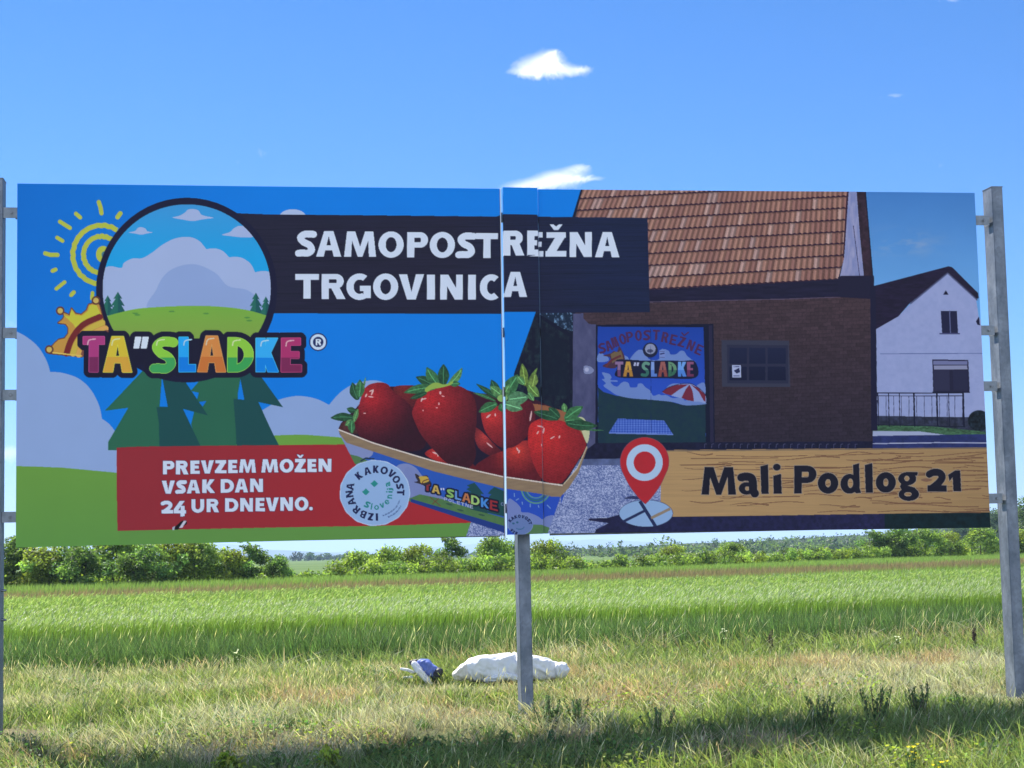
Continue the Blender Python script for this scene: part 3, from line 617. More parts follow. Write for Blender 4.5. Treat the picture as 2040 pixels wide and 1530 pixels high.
def door_mural():
    D = Z(1180, 630, 6.375)
    poly(D, [(84, 132), (1425, 140), (1440, 700), (1462, 1640), (98, 1640), (84, 600)], vgrad((20, 56, 150), (36, 72, 182), 650, 800))
    # meadow
    poly(D, [(92, 900), (160, 960), (330, 1010), (760, 1060), (1000, 1080), (1180, 1130), (1452, 1110), (1460, 1640), (98, 1640)], lambda X, Y: mix((18, 40, 64), (24, 52, 60), fbm(X/9, Y/9, 51)))
    # clouds
    w = (92, 120, 186)
    poly(D, cr([(495, 545), (550, 470), (610, 425), (665, 440), (740, 545), (860, 545), (880, 430), (930, 418), (985, 440), (1010, 485), (1080, 480), (1130, 440), (1180, 445), (1215, 500), (1268, 545), (1268, 590), (495, 590)], True, 5), w)
    poly(D, cr([(84, 500), (120, 465), (165, 490), (215, 520), (225, 560), (170, 580), (84, 575)], True, 5), w)
    poly(D, cr([(400, 560), (415, 500), (455, 510), (480, 545), (480, 600), (400, 600)], True, 5), w)
    poly(D, cr([(140, 715), (190, 720), (235, 735), (262, 775), (250, 808), (335, 815), (330, 832), (250, 832), (290, 880), (340, 890), (380, 850), (430, 830), (480, 850), (500, 900), (580, 900), (600, 858), (650, 855), (690, 900), (750, 940), (790, 1010), (860, 990), (900, 1005), (960, 1000), (1040, 1040), (1150, 1030), (1190, 1070), (1240, 1060), (1330, 1080), (1420, 1080), (1455, 1115), (1200, 1130), (1050, 1090), (760, 1060), (500, 1040), (330, 1000), (250, 950), (160, 885), (190, 850), (140, 800), (175, 790)], True, 4), w)
    poly(D, cr([(950, 930), (1000, 870), (1080, 850), (1150, 870), (1150, 960), (1000, 1000)], True, 5), w); poly(D, cr([(1330, 900), (1400, 845), (1446, 860), (1450, 1000), (1380, 990)], True, 5), w)
    # parasol
    poly(D, cr([(905, 965), (960, 915), (1080, 870), (1255, 858), (1350, 905), (1420, 960), (1458, 1020), (1455, 1100), (1380, 1085), (1300, 1080), (1150, 1040), (1060, 1020), (1000, 1000)], True, 5), (120, 140, 196))
    rd = (98, 34, 56)
    poly(D, [(905, 965), (960, 915), (1080, 872), (1245, 862), (1120, 930), (1020, 1005), (960, 990)], rd); poly(D, [(1250, 866), (1290, 950), (1308, 1080), (1220, 1065), (1150, 1035), (1200, 930)], rd); poly(D, [(1262, 862), (1360, 910), (1455, 1000), (1455, 1085), (1430, 1070), (1370, 960)], rd)
    stroke(D, cr([(905, 960), (980, 905), (1120, 862), (1258, 852), (1380, 920), (1455, 1000)], False, 5), 8, (20, 30, 70))
    # red arched lettering
    for c, x, y, ang in (('S', 140, 405, -16), ('A', 225, 375, -20), ('M', 300, 330, -20), ('O', 400, 290, -15), ('P', 490, 262, -9), ('O', 600, 245, -3), ('S', 705, 240, 0), ('T', 825, 238, 3), ('R', 940, 268, 12), ('E', 1045, 300, 14), ('Z', 1150, 325, 17), ('N', 1265, 370, 22), ('E', 1370, 425, 24)):
        r = math.radians(ang); h = 130; bx, by = x-math.sin(r)*h/2, y+math.cos(r)*h/2
        paint(mask([[D(ct) for ct in g] for g in placed(c, bx, by, ang, h, .68, .22)]), (62, 34, 74))
    stroke(D, [(1150, 210), (1180, 245), (1232, 205)], 18, (62, 34, 74))
    # little crown, badge and sticker
    poly(D, cr([(150, 640), (190, 600), (240, 590), (240, 520), (150, 500), (250, 470), (290, 440), (330, 450), (355, 380), (395, 440), (430, 545), (340, 560), (310, 660)], True, 3), (62, 42, 62))
    poly(D, [(250, 480), (300, 450), (350, 455), (380, 430), (410, 540), (330, 550), (270, 600)], (96, 84, 66)); stroke(D, cr([(190, 640), (260, 560), (380, 500)], False), 28, (84, 40, 52), caps=False)
    poly(D, ell(752, 430, 95), (24, 30, 58)); poly(D, ell(752, 415, 66), (120, 132, 170)); poly(D, ell(748, 440, 40, 22), (58, 66, 100))
    poly(D, [(868, 430), (940, 436), (940, 530), (868, 530)], (104, 126, 190)); stroke(D, [(880, 480), (925, 470)], 16, (34, 44, 96)); stroke(D, [(876, 445), (930, 448)], 7, (50, 62, 116)); stroke(D, [(876, 520), (930, 522)], 7, (50, 62, 116))
    # name lettering
    poly(D, cr([(320, 560), (420, 548), (500, 552), (620, 560), (800, 566), (980, 560), (1150, 568), (1320, 575), (1330, 780), (900, 786), (345, 775), (330, 660)], True, 5), (18, 22, 52))
    L = [('T', (305, 410), (118, 96, 140), (92, 60, 104)), ('A', (408, 535), (170, 138, 62), (150, 112, 52)), ('S', (640, 738), (84, 132, 122), (44, 96, 92)), ('L', (762, 838), (112, 142, 206), (76, 112, 190)), ('A', (850, 972), (132, 82, 84), (116, 62, 64)),
         ('D', (982, 1086), (86, 130, 106), (46, 96, 80)), ('K', (1103, 1212), (92, 142, 214), (66, 116, 200)), ('E', (1218, 1304), (118, 72, 110), (92, 46, 84))]
    for c, (a, b), ca, cb in L:
        paint(mask(place(c, a, b, 578, 765, 40, 0, D)), lambda X, Y, ca=ca, cb=cb: mix(ca, cb, (Y > 630+680/6.375).astype(float)))
    word(D, '"', [(540, 612, 585, 632)], 10, (150, 160, 200))
    # checked picnic cloth
    def cloth(X, Y):
        u = ((X-1180)*6.375)/34; v = ((Y-630)*6.375)/30
        return mix((38, 70, 168), (86, 116, 198), .5*((u % 1) < .45)+.5*((v % 1) < .45))
    poly(D, [(345, 1298), (930, 1322), (1045, 1500), (640, 1492), (232, 1478)], cloth)
    stroke(D, [(232, 1480), (1045, 1500)], 16, (92, 120, 196), caps=False)
    stroke(D, [(755, 160), (768, 1630)], 4, (14, 30, 84), caps=False)

def berry(z, pts, lx, ly, lr, bright, dark, seed, hl=()):
    m = mask([[z(cr(pts, True, 6))]])
    cx, cy = z([(lx, ly)])[0]; lr = lr/z.k
    def col(X, Y):
        d = np.sqrt((X-cx)**2+(Y-cy)**2)/lr
        t = np.clip(1.06-d*.90, 0, 1)**1.4
        c = mix(dark, bright, t)
        n = fbm(X/5, Y/5, seed)-.5; c = c*(.92+.25*n)[..., None]
        u, v = X/6.2+.35*np.sin(Y/9), Y/5.4+.3*np.sin(X/8); vv = v+(np.floor(u) % 2)*.5
        fu, fv = u % 1-.5, vv % 1-.5
        j = fbm(X/3, Y/3, seed+5)-.5; fu = fu+j*.5; fv = fv-j*.4
        sd = ((fu/.17)**2+(fv/.24)**2 < 1) & (t > .05)
        rimd = ((fu/.30)**2+((fv+.16)/.26)**2 < 1) & ~sd & (t > .18)
        c = np.where(rimd[..., None], c*1.10, c)
        return np.where(sd[..., None], c*.84, c)
    paint(m, lambda X, Y: np.clip(col(X, Y), 0, 255))
    for x, y, w, h, r in hl:
        poly(z, ell(x, y, w, h, 14, rot=r), (214, 184, 194), .85)
def leaf(z, a, b, w, col, bend=0.0, dark=None):
    a = np.array(a, float); b = np.array(b, float); d = b-a; n = np.array([-d[1], d[0]])/np.hypot(*d)
    P = []
    for t, k in ((0, .32), (.2, .75), (.45, 1.0), (.7, .78), (.9, .34)): P.append(tuple(a+d*t+n*(w*k/2+bend*math.sin(t*3.1))))
    P.append(tuple(b))
    for t, k in ((.9, .34), (.7, .78), (.45, 1.0), (.2, .75), (0, .32)): P.append(tuple(a+d*t+n*(-w*k/2+bend*math.sin(t*3.1))))
    q = cr(P, True, 4)
    poly(z, q, lambda X, Y: np.clip(mix(col, [v*.62 for v in col], np.clip(fbm(X/4, Y/4, 77)*1.5-.2, 0, 1)), 0, 255))
    mid = [tuple(a+d*t+n*bend*math.sin(t*3.1)) for t in (.05, .3, .6, .88)]
    stroke(z, mid, w*.07, tuple(min(255, v*1.28+8) for v in col), caps=False)
    if dark: stroke(z, [tuple(a+d*t+n*(-w*.3+bend*math.sin(t*3.1))) for t in (.15, .45, .75)], w*.22, dark, caps=True, alpha=.55)

def punnet():
    # inside of the basket
    poly(Z6, [(500, 560), (520, 520), (620, 420), (760, 260), (900, 255), (1060, 250), (1300, 240), (1500, 300), (1900, 340), (2040, 400)]+[(x+460*K_, y) for x, y in [(365, 400), (450, 440), (560, 500), (628, 600), (630, 690), (468, 965), (300, 950)]]+[(1700, 912), (1200, 800), (750, 665)],
         lambda X, Y: mix((52, 18, 36), (24, 18, 42), np.clip((Y-790)/110, 0, 1)))
    poly(Z7, [(225, 380), (330, 392), (450, 430), (560, 480), (610, 520), (640, 580), (636, 660), (600, 640), (420, 520), (240, 440)], (128, 84, 62))
    poly(Z7, cr([(560, 490), (600, 480), (640, 540), (648, 600), (630, 668), (600, 600)], True, 4), (168, 176, 148))
    poly(Z6, [(520, 522), (640, 470), (640, 600), (560, 590), (505, 570)], grainy((70, 40, 44), .4, 6))
    berry(Z6, [(900, 262), (1060, 248), (1120, 280), (1100, 420), (1050, 470), (960, 380)], 980, 280, 200, (112, 38, 42), (66, 22, 36), 60)
    berry(Z6, [(1130, 742), (1195, 705), (1260, 760), (1330, 760), (1460, 800), (1500, 870), (1300, 820), (1200, 790)], 1210, 745, 150, (188, 48, 48), (90, 24, 36), 61, ((1205, 738, 22, 6, 20), (1225, 750, 5, 14, 0)))
    berry(Z6, [(1480, 560), (1530, 570), (1640, 680), (1720, 760), (1640, 770), (1520, 700)], 1560, 620, 120, (170, 56, 58), (80, 24, 38), 62, ((1600, 680, 30, 5, 40),))
    berry(Z6, [(1500, 850), (1580, 770), (1700, 720), (1790, 665), (1880, 650), (1940, 720), (1960, 960), (1720, 915)], 1790, 715, 190, (196, 58, 52), (86, 22, 36), 63, ((1800, 712, 16, 5, 60), (1812, 728, 5, 14, 20)))
    berry(Z6, [(640, 420), (690, 270), (770, 228), (850, 235), (900, 290), (980, 350), (1040, 420), (1100, 560), (1140, 660), (1080, 720), (900, 715), (700, 660), (632, 570), (615, 480)], 735, 330, 330, (166, 36, 46), (48, 18, 36), 64,
          ((740, 285, 18, 5, -20), (745, 300, 6, 20, 20), (700, 320, 6, 14, 30), (735, 330, 20, 5, 10), (690, 450, 10, 4, 0)))
    berry(Z6, [(1050, 400), (1085, 330), (1180, 280), (1340, 245), (1440, 285), (1495, 360), (1505, 500), (1490, 640), (1500, 760), (1440, 850), (1300, 815), (1180, 700), (1100, 600), (1060, 520), (1035, 450)], 1170, 350, 420, (172, 38, 46), (54, 20, 36), 65,
          ((1118, 345, 22, 5, -10), (1105, 352, 5, 16, 20), (1240, 300, 8, 12, 0), (1260, 325, 12, 4, 20), (1230, 380, 5, 10, 0), (1115, 428, 4, 6, 0), (1215, 408, 7, 4, 0)))
    berry(Z6, [(1540, 430), (1620, 400), (1750, 390), (1880, 360), (1925, 430), (1910, 560), (1800, 680), (1700, 700), (1620, 650), (1560, 560)], 1610, 470, 250, (186, 48, 50), (80, 22, 38), 66, ((1590, 470, 22, 6, -40), (1640, 460, 5, 12, 0), (1895, 470, 6, 40, 10)))
    berry(Z7, [(205, 560), (240, 510), (330, 484), (450, 505), (560, 560), (615, 640), (620, 700), (560, 800), (480, 920), (430, 960), (330, 945), (270, 880), (220, 760), (200, 660)], 300, 600, 400, (196, 44, 46), (104, 26, 38), 67,
          ((290, 545, 26, 5, 10), (315, 575, 6, 22, 10), (270, 590, 5, 14, 30), (380, 625, 20, 4, -30), (430, 620, 5, 12, 20), (300, 680, 5, 10, 0)))
    # leaves
    g1, g2, g3 = (62, 122, 82), (42, 88, 64), (92, 150, 96)
    for a, b, w, c, bd in (((640, 350), (600, 225), 70, g2, -6), ((650, 330), (655, 205), 70, g1, 4), ((680, 270), (697, 185), 14, g3, 0), ((625, 430), (560, 415), 45, g2, -4), ((610, 480), (442, 484), 62, g2, 6), ((600, 500), (548, 540), 40, g3, 0), ((600, 500), (600, 598), 52, g1, 5), ((640, 420), (610, 520), 36, g3, 0)):
        leaf(Z6, a, b, w, c, bd)
    for a, b, w, c, bd in (((1210, 260), (1062, 185), 74, g2, 6), ((1230, 250), (1140, 115), 84, g1, -8), ((1262, 245), (1262, 92), 84, g2, 0), ((1300, 240), (1398, 118), 54, g3, 12), ((1200, 262), (975, 300), 66, g1, 10), ((1140, 300), (1020, 345), 40, g2, 0), ((1310, 235), (1385, 235), 44, g1, 0)):
        leaf(Z6, a, b, w, c, bd)
    poly(Z6, cr([(1130, 270), (1200, 225), (1270, 240), (1330, 215), (1320, 240), (1250, 262), (1180, 275), (1140, 296)], True, 4), (126, 160, 76))
    for a, b, w, c, bd in (((1660, 340), (1500, 235), 40, g2, 0), ((1640, 360), (1480, 300), 26, g1, 6), ((1660, 320), (1610, 205), 66, g2, 0), ((1690, 320), (1600, 255), 70, g3, 0), ((1650, 380), (1520, 440), 70, g1, 4), ((1700, 330), (1800, 170), 100, g1, 0), ((1680, 350), (1740, 240), 60, g3, 0), ((1730, 350), (1880, 330), 100, (88, 146, 110), 0), ((1700, 380), (1835, 420), 80, (96, 156, 116), 0), ((1680, 380), (1700, 440), 60, g1, 0)):
        leaf(Z6, a, b, w, c, bd)
    poly(Z6, ell(1690, 340, 36, 26), (122, 164, 96))
    for a, b, w, c, bd in (((180, 250), (155, 90), 60, (112, 146, 72), 0), ((190, 260), (265, 120), 34, (100, 136, 70), 0), ((200, 240), (280, 330), 72, (104, 146, 78), 6), ((170, 240), (120, 180), 50, g3, 0), ((230, 260), (250, 160), 60, (120, 152, 80), 0), ((200, 300), (240, 360), 40, g3, 0)):
        leaf(Z7, a, b, w, c, bd)
    for a, b, w, c, bd in (((420, 490), (240, 440), 70, g2, 4), ((430, 480), (350, 405), 60, g2, 0), ((470, 490), (600, 400), 80, g1, -4), ((470, 500), (605, 500), 60, g1, 0), ((480, 520), (705, 540), 76, g2, 6), ((620, 570), (752, 572), 12, g1, 0), ((470, 440), (460, 375), 44, g3, 0)):
        leaf(Z7, a, b, w, c, bd)
    # printed side of the basket
    side = [(500, 585), (560, 655), (800, 735), (1200, 865), (1690, 985), (2040, 1035)]+[(x+460*K_, y) for x, y in [(300, 1040), (442, 1050), (345, 1330), (60, 1330), (0, 1305)]]+[(1500, 1248), (1030, 1095), (620, 815), (560, 700)]
    ms = mask([[Z6(side)]]); x0, y0, x1, y1, M = ms
    keep = CV[y0:y1, x0:x1].copy()
    paint(ms, (36, 78, 170))
    N = Z(820, 920, 6.8)
    poly(Z6, cr([(520, 600), (730, 700), (740, 760), (640, 790), (560, 760)], True, 4), (112, 128, 180)); poly(Z6, [(570, 745), (640, 760), (800, 830), (640, 860)], (70, 108, 72)); stroke(Z6, [(665, 795), (700, 775), (760, 780)], 10, (24, 42, 66))
    poly(Z6, cr([(930, 830), (1000, 815), (1070, 850), (1120, 930), (1150, 1000), (900, 1100), (900, 900)], True, 5), (108, 124, 178))
    poly(N, cr([(-60, 90), (60, 90), (130, 140), (180, 210), (260, 400), (440, 470), (440, 520), (-60, 400)], True, 5), (104, 120, 176))
    poly(N, [(-60, 520), (140, 440), (430, 500), (900, 650), (1290, 760), (1290, 1000), (-60, 600)], lambda X, Y: mix((62, 100, 72), (74, 114, 66), fbm(X/6, Y/6, 71)))
    for x, y in ((540, 576), (690, 655), (980, 720)): poly(N, ell(x, y, 46, 12, rot=14), (44, 76, 66))
    tg = (26, 66, 72)
    poly(N, [(880, 280), (1010, 440), (960, 430), (1060, 600), (1060, 700), (820, 640), (780, 400), (840, 410), (770, 370), (815, 345), (775, 320)], tg); poly(N, [(1150, 340), (1290, 400), (1290, 740), (1060, 690), (1080, 470), (1110, 440), (1060, 430), (1100, 380)], tg)
    stroke(N, [(390, 500), (315, 570)], 14, (92, 66, 54)); stroke(N, [(280, 480), (420, 595)], 12, (92, 66, 54)); poly(N, [(200, 430), (440, 470), (440, 500), (240, 460)], (104, 118, 168))
    # base strip
    poly(Z6, [(1030, 1070), (1500, 1205), (1720, 1270), (1720, 1340), (1030, 1110)], (28, 52, 124)); poly(N, [(-40, 540), (900, 830), (1290, 940), (1290, 1010), (-40, 600)], (28, 50, 122))
    # right face
    poly(N, [(1330, 340), (2100, 440), (1900, 1000), (1330, 1000)], (34, 70, 176))
    poly(N, cr([(1330, 520), (1430, 545), (1500, 620), (1515, 680), (1620, 690), (1740, 740), (1800, 780), (1860, 740), (1960, 730), (1900, 900), (1330, 900)], True, 5), (100, 118, 178))
    poly(N, [(1640, 850), (1780, 850), (1900, 890), (1870, 1000), (1560, 1000)], (72, 110, 74))
    for r in (210, 140): stroke(N, ell(1710, 350, r*.95, r, 24, 20, 170), 20 if r > 150 else 14, (80, 134, 122), caps=False)
    stroke(N, ell(1710, 350, 160, 172, 24, 20, 170), 24, (34, 92, 110), caps=False)
    for a, b in (((1440, 520), (1475, 500)), ((1522, 545), (1526, 575)), ((1632, 570), (1632, 610)), ((1742, 590), (1748, 618)), ((1868, 585), (1910, 630)), ((1415, 430), (1418, 470))): stroke(N, [a, b], 12, (100, 136, 190))
    # seal on the basket
    poly(N, ell(1500, 850, 172, 140), (88, 112, 168)); stroke(N, ell(1500, 850, 168, 136)+[(1668, 850)], 6, (116, 136, 184), caps=False)
    for i, c in enumerate('KAKOVOST'):
        ang = -58+i*19; r = math.radians(ang); x = 1488+128*math.sin(r); y = 862-104*math.cos(r)
        paint(mask([[N(ct) for ct in g] for g in placed(c, x, y, ang, 44, .85, .28)]), (24, 32, 78))
    for i, c in enumerate('IZB'):
        ang = 200+i*18; r = math.radians(ang); x = 1490+110*math.sin(r); y = 862-92*math.cos(r)
        paint(mask([[N(ct) for ct in g] for g in placed(c, x, y, ang, 40, .7, .28)]), (24, 32, 78))
    stroke(N, ell(1490, 870, 62, 44, 14, 10, 140), 10, (44, 92, 128), caps=False); poly(N, ell(1405, 835, 16, 13), (36, 84, 116)); poly(N, ell(1458, 820, 16, 13), (36, 84, 116))
    # name lettering on the basket
    f = lambda x: 340+(x-230)*.262
    Ls = [('T', 205, 280, (120, 44, 52)), ('A', 302, 412, (172, 150, 84)), ('S', 505, 600, (118, 164, 96)), ('L', 615, 700, (84, 130, 200)), ('A', 712, 832, (160, 104, 70)), ('D', 838, 950, (138, 176, 108)), ('K', 968, 1080, (60, 122, 200)), ('E', 1092, 1200, (128, 40, 50))]
    gs = []
    for c, a, b, col in Ls:
        h = 104+(a-205)*.03; y = f(a)-52
        gs.append((mask(place(c, a, b, y, y+h, 30, .24, N)), col))
    for m, c in gs: paint(dilate(m, 3.2), (18, 22, 46))
    for m, c in gs: paint(m, c)
    for x in (420, 452): poly(N, [(x, 352), (x+22, 358), (x+16, 386), (x, 380)], (170, 180, 208))
    for i, c in enumerate('POLETNE'):
        x = 468+i*58; y = 476+i*17
        paint(mask(place(c, x, x+46, y, y+46, 12, .28, N)), (150, 162, 190))
    poly(N, cr([(75, 160), (130, 190), (130, 215), (180, 190), (240, 185), (265, 240), (290, 290), (210, 320), (140, 300), (60, 275), (110, 260), (85, 215)], True, 3), (44, 40, 50)); poly(N, cr([(130, 200), (235, 200), (262, 262), (160, 290), (140, 240)], True, 4), (168, 146, 66)); stroke(N, cr([(160, 310), (190, 260), (262, 235)], False), 12, (80, 44, 44), caps=False)
    poly(N, ell(1262, 572, 24), (90, 112, 150)); poly(N, ell(1262, 572, 13), (24, 52, 80))
    V = CV[y0:y1, x0:x1]; V[~M] = keep[~M]
    # card rim
    rim = [(500, 568), (750, 664), (1200, 798), (1700, 910), (2040, 958)]+[(x+460*K_, y) for x, y in [(300, 948), (462, 964), (560, 850), (628, 690), (634, 700), (570, 880), (500, 990), (440, 1056), (300, 1048)]]+[(2040, 1045), (1690, 992), (1200, 872), (800, 742), (560, 664), (510, 600)]
    poly(Z6, rim, lambda X, Y: mix((112, 98, 86), (134, 118, 96), fbm(X/20, Y/4, 81)))
    stroke(Z6, [(500, 568), (750, 664), (1200, 798), (1700, 910), (2130, 972)], 9, (196, 186, 188), caps=False)
    stroke(Z7, [(462, 964), (560, 850), (630, 690)], 6, (176, 168, 150), caps=False)

def address():
    def plank(X, Y):
        g = fbm(X/70, Y/2.4, 91, 3)
        c = mix((146, 122, 90), (162, 136, 98), g); return c*(1-.10*np.clip((X-1500)/450, 0, 1))[..., None]
    poly(ZI, [(1320, 896.5), (1995, 890), (1995, 1019), (1320, 1029.5)], plank)
    stroke(ZI, [(1325, 898), (1995, 891.6)], 2.6, (104, 94, 84), caps=False)
    rnd = random.Random(5)
    for k in range(86):
        y = rnd.uniform(902, 1022); x = rnd.uniform(1335, 1960); l = rnd.uniform(30, 190); am = rnd.uniform(-4, 4)
        pts = [(x+l*t/8, y+am*math.sin(t*.55+k)-.008*l*t/8) for t in range(9)]
        q = [p for p in pts if 899.5 < p[1] < 1020]
        if len(q) > 2: stroke(ZI, q, rnd.uniform(.8, 1.6), (104, 78, 62), caps=False, w2=rnd.uniform(1.4, 3.0))
    poly(ZI, cr([(1836, 955), (1848, 952), (1860, 955), (1848, 959)], True, 4), (112, 86, 72))
    W5 = Z(1380, 900, 7.286); W6 = Z(1650, 900, 7.286)
    kw = dict(halo=(138, 132, 130), hr=1.1); bk = (20, 20, 36)
    word(W5, 'MaliP', [(153, 655, 218, 618), (695, 970, 318, 618), (1006, 1128, 178, 606), (1192, 1318, 172, 604), (1496, 1820, 198, 600)], 112, bk, **kw)
    word(W6, 'odlog21', [(-128, 168, 300, 602), (200, 500, 160, 594), (548, 670, 158, 588), (710, 1000, 290, 588), (1034, 1330, 286, 698), (1458, 1735, 262, 572), (1752, 1942, 262, 568)], 108, bk, **kw)
    # pin
    P = ell(1048, 800, 174, 174, 60, 150, 390)
    pin = cr([(1055, 1104), (1000, 1050), (940, 970), (893, 880)], False)[:-1]+P+cr([(1199, 887), (1160, 970), (1105, 1050), (1055, 1104)], False)
    m = mask([[Z7(pin)]])
    E = ell(1060, 1174, 193, 96)
    me = mask([[Z7(E)]]); paint(dilate(me, .8), (40, 48, 92)); paint(me, (124, 158, 206))
    stroke(Z7, [(1015, 1085), (1130, 1268)], 24, (32, 42, 84), caps=False); stroke(Z7, [(900, 1232), (1050, 1156)], 20, (32, 42, 84), caps=False)
    stroke(Z7, [(1098, 1208), (1236, 1140)], 20, (128, 116, 104), caps=False)
    paint(dilate(m, 1.0), (120, 60, 80)); paint(m, lambda X, Y: mix((160, 34, 48), (150, 34, 44), fbm(X/20, Y/20, 95)))
    paint(mask([[Z7(ell(1048, 806, 131, 133)), Z7(ell(1048, 806, 79, 81))]]), (150, 178, 216))

# ------------------------------------------------------------------ the board
U = Vector((math.cos(.152946), math.sin(.152946), 0)); NV = Vector((U.y, -U.x, 0))      # along the board / towards the viewer
B0 = Vector((-4.05566, 14.55018, 1.50107)); BW, BH = 8.34640, 3.0
board = empty('billboard', (B0.x, B0.y, 0), 'wide roadside advertising billboard on galvanised posts, printed with strawberries and shop lettering', 'billboard')
BM = Matrix(((U.x, -NV.x, 0, B0.x), (U.y, -NV.y, 0, B0.y), (0, 0, 1, 0), (0, 0, 0, 1)))     # local: x along, y away from the viewer, z up
board.matrix_world = BM

def homog(src, dst):
    A = []
    for (x, y), (u, v) in zip(src, dst):
        A.append([x, y, 1, 0, 0, 0, -u*x, -u*y, -u]); A.append([0, 0, 0, x, y, 1, -v*x, -v*y, -v])
    return np.linalg.svd(np.array(A, float))[2][-1].reshape(3, 3)
def happ(H, P):
    q = np.c_[P, np.ones(len(P))] @ H.T; return q[:, :2]/q[:, 2:]
S2A = homog([(0, 0), (BW, 0), (0, BH), (BW, BH)], [(33, 1092), (1975, 1050), (33, 365), (1940, 385)])    # board metres -> artwork units
A2S = np.linalg.inv(S2A)
paint_artwork()
ART = CV/255.0  # dark print colours include the bluish sky sheen, painted in
PRINT_WHITE = np.array([.46, .57, .73])            # how the print's paper white reads in the artwork colours
def sample(P):
    x = (P[:, 0]-AX)*AS-.5; y = (P[:, 1]-AY)*AS-.5
    H_, W_ = ART.shape[:2]
    x = np.clip(x, 0, W_-1.001); y = np.clip(y, 0, H_-1.001); xi = x.astype(int); yi = y.astype(int); fx = (x-xi)[:, None]; fy = (y-yi)[:, None]
    c = (ART[yi, xi]*(1-fx)+ART[yi, xi+1]*fx)*(1-fy)+(ART[yi+1, xi]*(1-fx)+ART[yi+1, xi+1]*fx)*fy
    lin = np.where(c <= .04045, c/12.92, ((c+.055)/1.055)**2.4)
    return np.clip(lin/PRINT_WHITE*.80, .002, .86)
pm = Mat('printed_panel', .42, .12); at = pm.n('ShaderNodeAttribute'); at.attribute_name = 'Col'
nzp = pm.n('ShaderNodeTexNoise', Scale=2.5, Detail=5); tcp = pm.n('ShaderNodeTexCoord'); pm.l(tcp.outputs['Object'], nzp.inputs['Vector'])
mpr = pm.n('ShaderNodeMapRange'); mpr.inputs[3].default_value = .93; mpr.inputs[4].default_value = 1.05; pm.l(nzp.outputs['Fac'], mpr.inputs[0])
mmx = pm.n('ShaderNodeMix', data_type='RGBA', blend_type='MULTIPLY'); mmx.inputs[0].default_value = 1; pm.l(at.outputs['Color'], mmx.inputs[6]); pm.l(mpr.outputs[0], mmx.inputs[7]); pm.l(mmx.outputs[2], pm.b.inputs['Base Color'])
bpp = pm.n('ShaderNodeBump'); bpp.inputs['Strength'].default_value = .12; bpp.inputs['Distance'].default_value = .02; pm.l(nzp.outputs['Fac'], bpp.inputs['Height']); pm.l(bpp.outputs[0], pm.b.inputs['Normal'])
PRINT = pm.m
def panel(name, art_tl, art_tr, art_bl, art_br, y, thick, nx, ny, parent):
    """printed face as a fine grid coloured by the artwork, with a thin sheet-metal body behind it"""
    q = happ(A2S, np.array([art_tl, art_tr, art_bl, art_br], float))
    s, t = np.meshgrid(np.linspace(0, 1, nx), np.linspace(0, 1, ny))
    s = s.ravel()[:, None]; t = t.ravel()[:, None]
    P = (q[0]*(1-s)+q[1]*s)*(1-t)+(q[2]*(1-s)+q[3]*s)*t
    C = sample(happ(S2A, P))
    bow = .004*np.sin(P[:, 0]*1.9+.6)*np.sin((P[:, 1])*1.4+.3)       # the sheet is not perfectly flat
    V = np.c_[P[:, 0], y+bow, P[:, 1]+B0.z]
    i = (np.arange(ny-1)[:, None]*nx+np.arange(nx-1)[None]).ravel()
    F = np.c_[i, i+nx, i+nx+1, i+1]
    # rim and back
    rim = np.r_[np.arange(nx), (np.arange(1, ny)*nx+nx-1), (ny-1)*nx+np.arange(nx-2, -1, -1), np.arange(ny-2, 0, -1)*nx]
    n0 = len(V); Vb = V[rim].copy(); Vb[:, 1] = y+thick
    Cb = C[rim]*.9
    V = np.r_[V, Vb]; C = np.r_[C, Cb]; m = len(rim); k = np.arange(m); kn = (k+1) % m
    F = np.r_[F, np.c_[rim[k], rim[kn], n0+kn, n0+k]]
    me = mesh_np(name, V, quads=F, mat=PRINT, cols=C)
    o = bmesh_obj(name, me, parent); return o, q
FT = .035
panel('printed_panel', (33, 365), (996.2, 376.3), (33, 1092), (1009.6, 1066.6), 0, FT, 1010, 742, board)
panel('printed_panel', (1073, 377.2), (1940, 385), (1088.5, 1062.8), (1975, 1050), 0, FT, 920, 700, board)
st, q3 = panel('cover_strip', (1002.5, 374.2), (1070.6, 375.6), (1015.5, 1065.4), (1086.6, 1063), -.022, .05, 74, 720, board)
tag(st, 'narrow printed strip fixed proud over the joint')
# rear sheet, edge trims, rails
def loc(art): return happ(A2S, np.array([art], float))[0]
xs = loc((1005, 700))[0]
mb = MB(); mb.box((0.01, FT+.002, B0.z+.01), (loc((1000, 700))[0]-.03, FT+.006, B0.z+BH-.01)); mb.box((loc((1086, 700))[0]+.02, FT+.002, B0.z+.01), (BW-.01, FT+.006, B0.z+BH-.01)); mb.build('rear_sheet', GALV_D, board)
zr = [B0.z+BH-.24, B0.z+1.74, B0.z+1.22, B0.z+.25]
zr = [B0.z+loc((33, y))[1] for y in (423, 663, 787, 1031)]
for z in zr:
    m_ = MB(); m_.box((-.02, FT+.008, z-.04), (BW+.02, FT+.012, z+.04)); m_.box((-.02, FT+.0125, z+.036), (BW+.02, FT+.055, z+.04)); m_.box((-.02, FT+.0125, z-.04), (BW+.02, FT+.055, z-.036)); m_.build('rail', GALV_D, board)
mt = MB(); g0 = loc((996.2, 376)); g1 = loc((1009.6, 1066))
